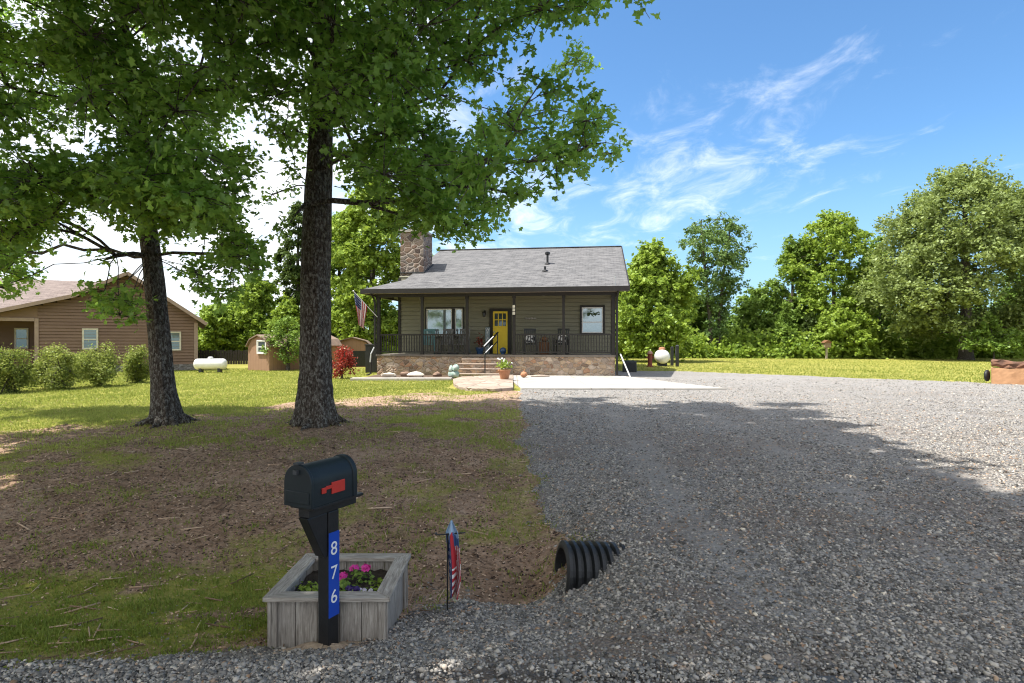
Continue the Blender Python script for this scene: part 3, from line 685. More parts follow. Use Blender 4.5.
wood_tree('spreading_oak', 'huge olive-green oak with tasselled crown and dark trunk, tallest on the right', 966, 50, 166, 190, 'olive', [(.0, .62), (.12, .92), (.3, 1.), (.5, .93), (.7, .80), (.86, .56), (.96, .28), (1., .08)], n=330, leaves=190, lsize=.27, rad=1.55, clear=.15, trunk_r=.42, seed=30, jitter=.14)
wood_tree('broadleaf_tree', 'small pale sapling with layered boughs right of the dark oak trunk', 994, 46, 316, 54, 'green', ROUND, n=26, leaves=110, lsize=.24, rad=.8, seed=31, clear=.25, trunk_r=.05)
wood_tree('broadleaf_tree', 'green tree at the far right edge, lower than the huge olive oak', 1050, 58, 235, 110, 'green', ROUND, n=90, leaves=150, lsize=.34, seed=32)
wood_tree('broadleaf_tree', 'shaded green tree behind the right end of the house roof', 610, 56, 268, 70, 'green', ROUND, n=70, leaves=130, lsize=.34, seed=33)
wood_tree('broadleaf_tree', 'dense low tree between the pale-trunked tree and the two-stemmed tree', 690, 60, 290, 60, 'green', ROUND, n=60, leaves=140, lsize=.34, seed=34)
# left of the house and behind it
wood_tree('broadleaf_tree', 'big bright tree close behind the chimney', 372, 44, 176, 100, 'fresh', [(.0, .8), (.2, 1.), (.5, .98), (.75, .85), (.92, .55), (1., .2)], n=130, leaves=150, lsize=.30, seed=35, clear=.12)
wood_tree('broadleaf_tree', 'darker tree against the left gable, behind the hanging flag', 340, 50, 215, 84, 'green', ROUND, n=90, leaves=140, lsize=.32, seed=36, clear=.08)
wood_tree('pine_tree', 'dark pine showing just left of the thick oak trunk', 296, 48, 205, 42, 'dark', [(.0, .5), (.3, 1.), (.6, .85), (.85, .55), (1., .15)], n=60, leaves=120, lsize=.24, seed=37, clear=.35, jitter=.4)
wood_tree('broadleaf_tree', 'yellow-green tree behind the brown shed', 256, 52, 276, 64, 'fresh', TALL, n=80, leaves=140, lsize=.3, seed=38)
wood_tree('broadleaf_tree', 'fresh green tree just right of the neighbour house eave, over the white tank', 216, 50, 302, 52, 'fresh', TALL, n=70, leaves=140, lsize=.3, seed=39)
wood_tree('tall_tree', 'greyish slim tree rising between the two yellow-green trees', 238, 60, 286, 34, 'blue', TALL, n=50, leaves=90, lsize=.3, seed=40, clear=.2)
wood_tree('broadleaf_tree', 'low bright tree beside the shed, left of the thick oak trunk', 288, 47, 298, 44, 'fresh', ROUND, n=50, leaves=140, lsize=.28, seed=41)
wood_tree('broadleaf_tree', 'tree behind the neighbour house roof at the left edge', 20, 70, 300, 130, 'green', ROUND, n=60, leaves=120, lsize=.4, seed=42)
# small ornamental trees
wood_tree('flowering_tree', 'small vase-shaped tree with white blossom in front of the brown shed', 288, 31.5, 322, 46, 'green', [(.0, .35), (.3, .9), (.55, 1.), (.8, .8), (1., .25)], n=34, leaves=120, lsize=.13, rad=.42, clear=.26, trunk_r=.09, seed=43, group=None)
wood_tree('red_maple', 'small red-leaved maple on the lawn left of the porch', 342, 24.6, 347, 30, 'red', [(.0, .45), (.25, .9), (.5, 1.), (.75, .6), (1., .15)], n=26, leaves=110, lsize=.085, rad=.26, clear=.22, trunk_r=.035, seed=44, group=None, jitter=.5)

# far woods read as one mass between and behind those trees
def mass(name, label, rows, kind):
    LP = []; LN = []; LS = []; LT = []
    for px0, px1, Yd, tp, n, hvar in rows:
        for k in range(n):
            px = rng.uniform(px0, px1); yy = Yd+rng.uniform(-3, 3); x_ = (px-512)/F*yy; zb = H(x_, yy)
            top = max(1.2, (CZ+(341.5-tp)/F*yy-zb)*rng.uniform(1-hvar, 1)); q = 150
            r = rng.uniform(.9, 1.8); zc = zb+rng.uniform(.05, 1)**.9*top-r*.3
            P_ = rng.normal(0, .45, (q, 3))*r; P_[:, 2] *= .7
            P_ += (x_, yy, max(zb+.3, zc)); P_[:, 2] = np.maximum(P_[:, 2], zb+.05)
            LP.append(P_); nn = rng.normal(0, .7, (q, 3)); nn[:, 2] += .7; LN.append(nn); LS.append(rng.uniform(.22, .48, q)); LT.append(np.clip(rng.normal(.4, .22, q)+rng.normal(0, .18), 0, 1))
    nv, nf = scatter(small_v, small_f, np.concatenate(LP), np.concatenate(LN), np.concatenate(LS))
    tag(np_mesh(name, nv, nf, m_leaf[kind], {'tint': np.repeat(np.concatenate(LT), 4)}), label, 'wood', kind='stuff')
mass('distant_wood', 'mass of far trees closing the view behind the yard', [(600, 770, 70, 298, 150, .6), (760, 1080, 72, 285, 210, .6), (180, 420, 66, 300, 150, .6), (-60, 190, 78, 318, 70, .5)], 'green')
mass('wood_edge_undergrowth', 'bushy undergrowth along the foot of the far wood', [(612, 780, 58, 328, 130, .75), (770, 1080, 57, 326, 210, .8), (185, 400, 54, 334, 110, .7)], 'fresh')
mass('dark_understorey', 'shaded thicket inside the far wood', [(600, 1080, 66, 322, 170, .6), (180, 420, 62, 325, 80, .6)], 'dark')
#@@PART3
# ------------------------------------------------------------------ shrubs before the neighbour house
for px, Yd, wpx, top, lab in ((8, 17.6, 46, 352, 'round yellow-tipped shrub cut by the left edge, nearest of its row'), (54, 18.9, 50, 351, 'yellow-tipped shrub below the neighbour porch railing'),
                              (101, 20.2, 42, 350, 'yellow-tipped shrub under the middle window of the brown house'), (139, 21.8, 30, 351, 'darker compact shrub just left of the leaning oak trunk'), (84, 24.5, 26, 355, 'small shrub behind the gap of the shrub row')):
    wood_tree('shrub', lab, px, Yd, top, wpx*.88, 'shrub', [(.0, .45), (.25, .9), (.55, 1.), (.8, .85), (1., .35)], n=58, leaves=150, lsize=.066, rad=.22, clear=.05, trunk_r=.03, seed=int(px+60), group='shrubs along the neighbour house', jitter=.3)

# ------------------------------------------------------------------ materials of built things
m_dark = M('dark_brown_paint', (.015, .0125, .0115), (.022, .019, .017), 8, .55)
m_black = M('black_paint', (.009, .0095, .0105), (.016, .0165, .018), 14, .38, .1, 60, spec=.5)
m_blackplastic = M('black_plastic', (.010, .011, .012), (.020, .021, .022), 10, .5, .1, 40)
m_siding = M('olive_siding', (.235, .225, .16), (.20, .19, .135), 5, .7, .12, 60, stretch=(.25, 1, 2))
m_trimtan = M('tan_trim', (.36, .31, .25), (.30, .26, .21), 5, .7)
m_white = M('white_paint', (.78, .78, .76), (.70, .70, .68), 6, .5)
m_whitesteel = M('white_tank_paint', (.80, .80, .80), (.66, .65, .63), 3, .35, spec=.5)
m_yellow = M('yellow_paint', (.82, .60, .045), (.76, .54, .035), 4, .45)
m_concrete = M('concrete', (.54, .505, .46), (.44, .41, .375), 1.6, .85, .25, 40)
m_concrete, t, p = new_mat('stained_concrete'); v = obj_co(t)
sp = t.new('ShaderNodeSeparateXYZ'); t.l.new(v, sp.inputs[0])
def joint(c_, per, off): return t.mrange(t.math('ABSOLUTE', t.math('SUBTRACT', t.math('FRACT', t.math('DIVIDE', t.math('ADD', c_, off), per)), .5)), .0, .012, 1, 0)
jt = t.math('MAXIMUM', joint(sp.outputs[0], 2.3, .95), joint(sp.outputs[1], 2.6, .6))
c = t.mix(t.mrange(t.noise(v, 1.1, 6, .65), .35, .65), (.46, .43, .39), (.32, .30, .27)); c = t.mix(t.mrange(t.noise(v, .6, 5, .7), .52, .70, 0, .55), c, (.27, .235, .20))
c = t.mix(t.math('MULTIPLY', jt, .75), c, (.13, .11, .09)); t.put(p.inputs['Base Color'], c); p.inputs['Roughness'].default_value = .88
t.put(p.inputs['Normal'], t.bump(t.noise(v, 40, 4), .25, .01))
m_flag_stone = M('flagstone', (.40, .32, .26), (.29, .23, .19), 3.5, .85, .4, 14)
m_terracotta = M('terracotta', (.42, .20, .11), (.36, .17, .09), 9, .8)
m_teal = M('teal_paint', (.14, .28, .28), (.10, .22, .23), 9, .6)
m_blueglaze = M('blue_glaze', (.04, .10, .22), (.03, .07, .16), 9, .2, spec=.7)
m_wicker = M('brown_wicker', (.20, .095, .04), (.12, .055, .025), 30, .8, .5, 60)
m_rust = M('rusty_red_paint', (.24, .055, .035), (.15, .04, .028), 9, .7, .2)
m_grayplastic = M('dark_grey_metal', (.045, .05, .055), (.03, .034, .038), 9, .6)
m_mulch = M('mulch', (.14, .095, .065), (.07, .048, .034), 11, .95, .8, 40)
m_soil = M('potting_soil', (.025, .018, .013), (.05, .036, .026), 30, .95, 1., 70)
m_galv = M('bright_metal', (.62, .62, .60), (.5, .5, .5), 9, .35, metal=.6)
def glassmat(name, base, rough=.04, metal=.55):
    m, t, p = new_mat(name); p.inputs['Base Color'].default_value = (*base, 1); p.inputs['Roughness'].default_value = rough; p.inputs['Metallic'].default_value = metal
    t.put(p.inputs['Normal'], t.bump(t.noise(obj_co(t), 1.3, 2), .06, .02)); return m
m_glass = glassmat('window_glass', (.36, .42, .45)); m_glassgreen = glassmat('greenish_window_glass', (.20, .24, .23)); m_glassdark = glassmat('dark_window_glass', (.12, .14, .15))
m_curtain = M('curtain', (.55, .56, .55), (.42, .43, .43), 14, .9, stretch=(4, 1, .2))

def stonework(name, pal, sc_=4.2, mortar=(.40, .35, .30), mw=.055):
    m, t, p = new_mat(name); v = obj_co(t)
    q = t.vmath('ADD', t.scale(v, (1, 1, 1.45)), t.vmath('MULTIPLY', t.vmath('SUBTRACT', t.new('ShaderNodeTexNoise', i_Scale=2.5).outputs[1], (.5, .5, .5)), (.28, .28, .28)))
    a = t.new('ShaderNodeTexVoronoi', i_Scale=sc_); t.l.new(q, a.inputs['Vector'])
    e = t.new('ShaderNodeTexVoronoi', feature='DISTANCE_TO_EDGE', i_Scale=sc_); t.l.new(q, e.inputs['Vector'])
    s = t.new('ShaderNodeSeparateColor'); t.l.new(a.outputs['Color'], s.inputs[0])
    c = t.ramp(s.outputs[0], [(i/(len(pal)-1), k) for i, k in enumerate(pal)])
    c = t.mix(1., c, t.mix(t.noise(v, 14, 5, .7), (.55, .55, .55), (1.35, 1.35, 1.35)), 'MULTIPLY')
    ed = t.mrange(e.outputs['Distance'], mw*.45, mw)
    t.put(p.inputs['Base Color'], t.mix(ed, mortar, c)); p.inputs['Roughness'].default_value = .9; p.inputs['Specular IOR Level'].default_value = .2
    t.put(p.inputs['Normal'], t.bump(t.math('ADD', t.mrange(e.outputs['Distance'], 0, mw*2.6), t.math('MULTIPLY', t.noise(v, 22, 4), .5)), 1., .035)); return m
m_stonewall = stonework('porch_stone', [(.36, .25, .165), (.50, .38, .27), (.20, .14, .10), (.56, .46, .37), (.42, .24, .145), (.30, .25, .215), (.56, .40, .25), (.24, .15, .11)], 3.9, (.44, .36, .29), .05)
m_chimstone = stonework('chimney_stone', [(.16, .105, .08), (.25, .18, .14), (.10, .075, .065), (.22, .19, .17), (.28, .21, .165)], 3.0, (.40, .34, .29), .06)
m_skirt = stonework('grey_skirt_stone', [(.16, .15, .14), (.24, .22, .20), (.12, .11, .10)], 4., (.26, .25, .24))
def shingles(name, a, b, c, mortar):
    m, t, p = new_mat(name); v = obj_co(t)
    br = t.new('ShaderNodeTexBrick', i_Scale=1.); br.offset = .5; br.inputs['Brick Width'].default_value = .30; br.inputs['Row Height'].default_value = .135; br.inputs['Mortar Size'].default_value = .012
    br.inputs['Color1'].default_value = (*a, 1); br.inputs['Color2'].default_value = (*b, 1); br.inputs['Mortar'].default_value = (*mortar, 1); br.inputs['Bias'].default_value = 0
    t.l.new(v, br.inputs['Vector'])
    cc = t.mix(t.mrange(t.noise(t.scale(v, (1.2, 4, 1)), 1.6, 6, .7), .40, .62), br.outputs[0], c)
    cc = t.mix(1., cc, t.mix(t.noise(t.scale(v, (2.5, 7, 1)), 1.5, 4, .7), (.55, .55, .55), (1.5, 1.5, 1.5)), 'MULTIPLY')
    t.put(p.inputs['Base Color'], cc); p.inputs['Roughness'].default_value = .92; p.inputs['Specular IOR Level'].default_value = .2
    t.put(p.inputs['Normal'], t.bump(t.math('ADD', br.outputs['Fac'], t.math('MULTIPLY', t.noise(v, 40, 3), -.6)), .5, -.02)); return m
m_roof = shingles('grey_shingles', (.120, .119, .122), (.086, .086, .090), (.168, .164, .165), (.05, .049, .050))
m_roof2 = shingles('tan_shingles', (.20, .158, .142), (.165, .13, .118), (.235, .19, .17), (.12, .095, .088))

# ------------------------------------------------------------------ the house
HL = Vector((-6.1, 27.1, .22)); HA = R(-8)
HM = Matrix.Translation(HL) @ Matrix.Rotation(HA, 4, 'Z')
def hw(x, y, z): return HM @ Vector((x, y, z))          # house coordinates to world
house = thing('house', 'small olive cottage with stone porch front, grey shingle roof and yellow door', 'house', HL, HA)
EZ, SL = 3.85, .37
def zr(y): return EZ+SL*(y+.5)
W_ = 10.6
# stone base and porch floor
b = MB(); b.box(0, W_, 0, .28, -.35, .86); b.box(0, .28, .28, 2.1, -.35, .86); b.box(W_-.28, W_, .28, 2.1, -.35, .86); b.build('stone_base', m_stonewall, house)
b = MB(); b.box(-.04, W_+.04, -.05, 2.08, .862, .95); b.build('porch_floor', M('porch_deck', (.20, .17, .14), (.15, .13, .11), 4, .8), house, bevel=.008)
# walls with lap siding
b = MB()
z = .95; zt = EZ-.02+SL*2.4
while z < zt-.02:
    h = min(.185, zt-z); b.hexa([(.35, 2.06, z), (W_, 2.06, z), (W_, 2.14, z), (.35, 2.14, z), (.35, 2.088, z+h-.014), (W_, 2.088, z+h-.014), (W_, 2.14, z+h-.014), (.35, 2.14, z+h-.014)]); z += .185
b.box(.36, W_-.01, 2.12, 2.143, .95, zt-.05); b.box(.35, .47, 2.145, 13.6, -.3, 3.9); b.box(W_-.12, W_, 2.145, 13.6, -.3, 3.9); b.box(.35, W_, 13.6, 13.7, -.3, 3.9)
for gxx in (1.1, W_-.1):       # gable triangles
    b.add([(gxx-.05, 2.2, 3.9), (gxx-.05, 13.5, 3.9), (gxx-.05, 7.2, zr(7.2)-.16), (gxx+.05, 2.2, 3.9), (gxx+.05, 13.5, 3.9), (gxx+.05, 7.2, zr(7.2)-.16)], [(0, 1, 2), (5, 4, 3), (0, 3, 4, 1), (1, 4, 5, 2), (2, 5, 3, 0)])
b.build('wall', m_siding, house)
for x0, x1 in ((.30, .42), (W_-.10, W_+.02)): b = MB(); b.box(x0, x1, 2.03, 2.10, .95, 4.6); b.build('corner_board', m_dark, house)
# roof
def slab(b, top, th=.13):
    n = len(top); vs = list(top)+[(x, y, z-th) for x, y, z in top]
    b.add(vs, [tuple(range(n)), tuple(range(n, 2*n))[::-1]]+[(i, i+n, (i+1) % n+n, (i+1) % n) for i in range(n)])
b = MB(); xr = 11.15
slab(b, [(-.5, -.5, EZ), (xr, -.5, EZ), (xr, 7.2, zr(7.2)), (1., 7.2, zr(7.2)), (1., 1., zr(1.))])
slab(b, [(1., 7.205, zr(7.2)), (xr, 7.205, zr(7.2)), (xr, 14.9, EZ), (1., 14.9, EZ)])
slab(b, [(-.5, -.495, EZ-.003), (.995, 1., zr(1.)-.003), (.995, 13.4, zr(1.)-.003), (-.5, 14.9, EZ-.003)])
roof = b.build('roof', m_roof, house)
b = MB(); b.bar((1, 7.2, zr(7.2)+.02), (xr, 7.2, zr(7.2)+.02), .24, .035); b.build('ridge_cap', m_roof, roof)
b = MB(); b.box(-.56, xr+.05, -.58, -.502, EZ-.20, EZ+.005); b.box(-.57, -.503, -.50, 14.9, EZ-.20, EZ-.005)
b.bar((xr+.028, -.50, EZ-.07), (xr+.028, 7.2, zr(7.2)-.07), .05, .20); b.bar((xr+.028, 7.2, zr(7.2)-.07), (xr+.028, 14.9, EZ-.07), .05, .20)
b.build('fascia', m_dark, house)
b = MB(); b.box(-.50, xr, -.50, -.13, EZ-.19, EZ-.165); b.build('soffit', m_trimtan, house)
b = MB(); b.box(-.06, W_+.06, -.12, .06, 3.52, 3.70); b.box(-.06, .10, .06, 2.06, 3.52, 3.70); b.box(W_-.10, W_+.06, .06, 2.06, 3.52, 3.70); b.build('porch_beam', m_dark, house)
b = MB(); b.box(-.05, W_, .065, 2.05, 3.705, 3.74); b.build('porch_ceiling', m_siding, house)
PX = [.06, 2.10, 4.15, 6.25, 8.41, W_-.06]
for i, x in enumerate(PX):
    b = MB(); s = .075 if i in (0, 5) else .055
    b.box(x-s, x+s, -.03, -.03+2*s, .952, 3.518); b.box(x-s-.02, x+s+.02, -.05, -.01+2*s, .953, 1.06); b.box(x-s-.02, x+s+.02, -.05, -.01+2*s, 3.42, 3.517)
    b.build('post', m_dark, house)
for i in (0, 1, 3, 4):
    b = MB(); x0, x1 = PX[i]+.075, PX[i+1]-.075
    b.box(x0, x1, -.01, .08, 1.80, 1.87); b.box(x0, x1, .005, .065, 1.03, 1.09)
    n = int((x1-x0)/.112)
    for k in range(n): x = x0+(k+.5)*(x1-x0)/n; b.box(x-.019, x+.019, .016, .054, 1.092, 1.798)
    b.build('railing', m_dark, house)
# windows and door
def window(par, x0, x1, y, z0, z1, tw, mt, mf, mg, bars=(), name='window', sill=False, dz=0.035):
    b = MB(); b.box(x0, x1, y-.05, y+.02, z1-tw, z1); b.box(x0, x1, y-.05, y+.02, z0, z0+tw); b.box(x0, x0+tw, y-.05, y+.02, z0+tw, z1-tw); b.box(x1-tw, x1, y-.05, y+.02, z0+tw, z1-tw)
    w_ = b.build(name, mt, par)
    fx0, fx1, fz0, fz1 = x0+tw, x1-tw, z0+tw, z1-tw; f = .055; b = MB(); yy = y-.03
    b.box(fx0, fx1, yy, y+.018, fz1-f, fz1); b.box(fx0, fx1, yy, y+.018, fz0, fz0+f); b.box(fx0, fx0+f, yy, y+.018, fz0+f, fz1-f); b.box(fx1-f, fx1, yy, y+.018, fz0+f, fz1-f)
    for kind, u in bars:
        if kind == 'v': x = fx0+(fx1-fx0)*u; b.box(x-f*.6, x+f*.6, yy-.004, y+.016, fz0+f, fz1-f)
        else: zq = fz0+(fz1-fz0)*u; b.box(fx0+f, fx1-f, yy-.003, y+.015, zq-f*.45, zq+f*.45)
    b.build('frame', mf, w_, bevel=.004)
    b = MB(); b.box(fx0+f*.5, fx1-f*.5, y-.012, y+.006, fz0+f*.5, fz1-f*.5); b.build('pane', mg, w_)
    if sill: b = MB(); b.box(x0-.04, x1+.04, y-.09, y+.02, z0-.05, z0-.003); b.build('sill', mt, w_)
    return w_
lw = window(house, 1.66, 3.56, 2.04, 1.72, 3.16, .06, m_dark, m_white, m_glass)
b = MB(); b.box(2.98, 3.13, 1.985, 2.055, 1.79, 3.09); b.build('mullion', m_dark, lw)
b = MB(); b.box(3.13, 3.17, 1.99, 2.05, 1.84, 3.04); b.box(2.94, 2.98, 1.99, 2.05, 1.84, 3.04); b.build('sash', m_white, lw)
rw = window(house, 9.06, 10.2, 2.04, 1.84, 3.20, .085, m_dark, m_white, m_glass, [('h', .42)])
n = 46; P_ = np.stack([rng.uniform(9.30, 9.96, n), np.full(n, 1.985), 2.80+rng.normal(0, .045, n)], 1)
nv, nf = scatter(small_v, small_f, P_, np.stack([rng.normal(0, .4, n), -np.ones(n), rng.normal(0, .4, n)], 1), rng.uniform(.06, .12, n))
np_mesh('window_ornament', nv, nf, m_leaf['dark'], {'tint': np.repeat(rng.random(n)*.3, 4)}, parent=rw)
b = MB(); b.box(4.80, 4.96, 1.99, 2.05, .952, 3.09); b.box(5.67, 5.85, 1.99, 2.05, .952, 3.09); b.box(4.96, 5.67, 1.99, 2.05, 2.96, 3.09); dr = b.build('door', m_dark, house)
b = MB()
b.box(4.965, 5.665, 2.022, 2.05, .96, 2.26); b.box(4.965, 5.04, 2.02, 2.05, 2.262, 2.955); b.box(5.59, 5.665, 2.02, 2.05, 2.262, 2.955); b.box(5.042, 5.588, 2.02, 2.05, 2.86, 2.955)
for x in (5.205, 5.405): b.box(x, x+.035, 2.018, 2.05, 2.264, 2.858)
b.box(5.042, 5.588, 2.019, 2.05, 2.54, 2.575); b.box(5.08, 5.55, 2.008, 2.021, 2.18, 2.24)
for x in (5.06, 5.38): b.box(x, x+.19, 2.012, 2.021, 1.08, 2.08)
b.build('door_leaf', m_yellow, dr)
b = MB(); b.box(5.042, 5.588, 2.03, 2.045, 2.264, 2.858); b.build('lite', m_glassdark, dr)
b = MB(); b.lathe([(.03, -.01), (.03, .02), (.014, .025), (.014, .05), (.03, .055), (.032, .08), (.02, .095)], (5.03, 2.02, 1.98), 10, axis='y')
b.v = [(x, 4.04-y, z) for x, y, z in b.v]; b.build('handle', m_galv, dr, smooth=True)
# porch lamps and wall pieces
b = MB(); b.box(4.52, 4.62, 2.0, 2.06, 2.82, 3.0); b.bar((4.57, 2.0, 2.97), (4.57, 1.86, 2.97), .03); b.lathe([(.02, .14), (.10, .06), (.085, .05), (.07, -.12), (.03, -.14)], (4.57, 1.84, 2.83), 8)
b.build('wall_lantern', m_black, house)
b = MB(); b.lathe([(.11, 0), (.13, -.02), (.12, -.07), (.07, -.11), (.02, -.12)], (7.45, 1.1, 3.704), 14); b.build('ceiling_light', M('opal_glass', (.5, .45, .38), None, 5, .3), house, smooth=True)
b = MB(); b.box(6.17, 6.33, -.075, -.051, 2.68, 3.14); pq = b.build('house_number_board', m_dark, house)
b = MB()
for k in range(3): b.box(6.195, 6.305, -.085, -.076, 2.70+k*.15, 2.82+k*.15)
b.build('tile', M('pale_tile', (.70, .66, .55), (.5, .46, .38), 20, .5), pq)
b = MB()
for k, x in enumerate((6.55, 6.68, 6.80, 6.95)): b.rock((x, 2.03, 2.62-.02*(k % 2)), (.075, .03, .05), k)
b.box(6.5, 7.0, 2.02, 2.05, 2.60, 2.63); b.build('wall_ornament', M('pewter', (.33, .31, .27), (.22, .2, .18), 12, .5), house)
# chimney
b = MB(); b.box(.36, 1.52, 2.2, 3.75, 3.2, 6.85); ch = b.build('chimney', m_chimstone, house)
b = MB(); b.box(.28, 1.60, 2.12, 3.83, 6.852, 6.96); b.box(.62, 1.14, 2.6, 3.3, 6.962, 7.12); b.build('cap', m_concrete, ch)
b = MB(); b.bar((1.55, 2.14, zr(2.14)+.03), (1.55, 3.8, zr(3.8)+.03), .09, .05); b.bar((.36, 2.16, zr(2.16)+.03), (1.58, 2.16, zr(2.16)+.03), .09, .05); b.build('flashing', m_grayplastic, ch)
# vents: solve where the sight line meets the roof
def roofhit(px, py):
    inv = HM.inverted(); o = inv @ Vector((0, 0, CZ)); q = inv @ Vector(((px-512)/F*30, 30, CZ+(341.5-py)/F*30)); d_ = q-o
    tt = (EZ+SL*(o.y+.5)-o.z)/(d_.z-SL*d_.y); return o+d_*tt
for px, py, hh_ in ((547.5, 264, .52), (545, 271, .22)):
    q = roofhit(px, py); b = MB(); b.tube([(q.x, q.y, q.z-.1), (q.x, q.y, q.z+hh_)], .055, 10); b.lathe([(.16, .0), (.12, .05), (.06, .06)], (q.x, q.y, q.z), 10)
    if hh_ > .3: b.lathe([(.06, 0), (.13, .03), (.13, .13), (.05, .17)], (q.x, q.y, q.z+hh_-.08), 10)
    b.build('roof_vent', m_black, house)
q = roofhit(615, 286); b = MB(); b.tube([(q.x, q.y, q.z-.05), (q.x, q.y, q.z+.42)], .018, 6); b.build('roof_pipe', m_galv, house)
# rainwater pipes
b = MB(); b.tube([(-.12, -.45, 3.66), (-.10, -.12, 3.45), (-.06, -.10, 3.3), (-.06, -.10, 1.25), (-.16, -.22, 1.0), (-.20, -.24, .1), (-.32, -.45, .02)], .045, 8); dsp = b.build('downspout', m_dark, house)
b = MB(); b.tube([(-.07, -.145, 1.27), (-.18, -.26, .97), (-.21, -.27, .6)], .035, 8); b.build('pipe_bend', m_galv, dsp)
b = MB(); b.tube([(W_+.11, -.45, 3.66), (W_+.10, -.12, 3.45), (W_+.08, -.08, 3.3), (W_+.08, -.08, .1), (W_+.25, -.3, .02)], .05, 8); b.build('downspout', m_dark, house)
# steps with stone risers and pale treads
b = MB(); b2_ = MB()
for k in range(4):
    zt_ = .78-k*.20; y1 = -.32*(k+1); x0, x1 = 4.0-.12*k, 5.85+.03*k
    b.box(x0, x1, y1+.03, -.002, zt_-.22, zt_-.05); b2_.box(x0-.03, x1+.03, y1, y1+.35, zt_-.048, zt_)
st_ = b.build('steps', m_stonewall, house); b2_.build('tread', m_flag_stone, st_, bevel=.012)
b = MB(); b.bar((5.15, -1.02, -.02), (5.15, -1.02, 1.36), .045); b.bar((5.52, .0, .952), (5.52, .0, 1.93), .045)
b.bar((5.15, -1.10, 1.30), (5.53, .05, 1.93), .05, .06); b.bar((5.15, -1.03, .95), (5.52, .0, 1.55), .03, .04); b.build('handrail', m_black, house)
b = MB(); b.bar((5.12, -1.09, 1.335), (5.40, -.30, 1.765), .045, .012); b.bar((5.12, -1.03, 1.0), (5.36, -.4, 1.36), .03, .012); b.build('rail_glare', m_white, house)  # white strips stand in for the sun glare on the black handrail

# ------------------------------------------------------------------ paving by the house
def sheet(name, poly, z0, z1, m, kind='structure', bevel=.012):
    b = MB(); n = len(poly)
    b.add([(x, y, z0) for x, y in poly]+[(x, y, z1) for x, y in poly], [tuple(range(n))[::-1], tuple(range(n, 2*n))]+[(i, (i+1) % n, (i+1) % n+n, i+n) for i in range(n)])
    return tag(b.build(name, m, None, bevel=bevel), kind=kind)
sheet('concrete_pad', [(.30, 18.85), (6.75, 18.85), (6.2, 20.3), (4.75, 25.5), (.05, 26.15), (.05, 22)], .02, .285, m_concrete)
def gp(px, py, z): Y_ = (CZ-z)*F/(py-341.5); return ((px-512)/F*Y_, Y_)
pat = stonework('patio_stone', [(.40, .32, .26), (.33, .255, .205), (.46, .385, .32)], 1.8, (.26, .21, .17), .04)
sheet('patio', [gp(459, 387, .33), gp(472, 388.3, .33), gp(495, 388.8, .33), (.04, 18.5), (.04, 25.6), gp(462, 376.5, .33), gp(453, 379, .33), gp(453.5, 383, .33)], .0, .335, pat)
sheet('garden_kerb', [(-6.25, 23.15), (-2.35, 23.15), (-2.35, 23.62), (-6.25, 23.62)], .1, .335, m_concrete)
sheet('flower_bed', [(-6.2, 23.63), (-2.4, 23.63), (-2.3, 26.2), (-6.1, 26.9)], .1, .262, m_mulch)
# ------------------------------------------------------------------ things around the porch
for q, (px, s, lab) in enumerate(((389, (.31, .18, .12), 'flat white rock in the flower bed, nearer the porch corner post'), (416, (.32, .19, .15), 'taller pale cream rock in the middle of the flower bed'))):
    Y_ = 25.0; b = MB(); b.rock((0, 0, 0), s, 5+q); tag(b.build('rock', M('white_rock', (.70, .64, .55), (.52, .46, .38), 5, .9, .5, 12), None, True, loc=((px-512)/F*Y_, Y_, .26+s[2]*.6)), lab, 'rock', 'rocks in the flower bed')
for q, (px, lab) in enumerate(((405, 'small brown rock between the two white rocks'), (437, 'reddish brown stone lying at the foot of the porch wall'))):
    Y_ = 25.6; b = MB(); b.rock((0, 0, 0), (.20, .15, .13), 15+q); tag(b.build('rock', M('brown_rock', (.26, .17, .12), (.17, .11, .08), 5, .9, .5, 12), None, True, loc=((px-512)/F*Y_, Y_, .33)), lab, 'rock', 'rocks in the flower bed')
# potted plant by the steps
def pot_plant(name, lab, loc, r, h, mpot, kind, ls, n, ph, flower=None):
    rt = thing(name, lab, 'potted plant', loc)
    b = MB(); b.lathe([(r*.62, 0), (r*.95, h*.86), (r*1.05, h*.86), (r*1.05, h), (r*.9, h), (r*.85, h*.85)], n=16); b.build('pot', mpot, rt, smooth=True)
    P_ = rng.normal(0, .5, (n, 3))*(r*.9, r*.9, ph*.4)+(0, 0, h+ph*.4); P_[:, 2] = np.maximum(P_[:, 2], h)
    nv, nf = scatter(small_v, small_f, P_, P_-(0, 0, h)+rng.normal(0, .2, (n, 3)), np.full(n, ls)*rng.uniform(.6, 1.2, n))
    np_mesh('foliage', nv, nf, m_leaf[kind], {'tint': np.repeat(rng.random(n), 4)}, parent=rt)
    if flower:
        mb = MB()
        for _ in range(9):
            q = Vector((random.gauss(0, r*.5), random.gauss(0, r*.5), h+ph*random.uniform(.5, 1))); mb.rock(q, (.04, .04, .03), _, n=6)
        mb.build('blossom', flower, rt, smooth=True)
    return rt
x_, y_ = gp(504, 387, .335); y_ = 22.6; x_ = (504.5-512)/F*y_
pot_plant('potted_plant', 'leafy green plant in a terracotta pot at the foot of the steps', (x_, y_, .335), .24, .36, m_terracotta, 'fresh', .11, 150, .42, m_white)
q = hw(4.42, 1.55, .95); pot_plant('potted_plant', 'blue glazed pot with a russet bushy plant beside the yellow door', q, .2, .3, m_blueglaze, 'red', .10, 120, .75)
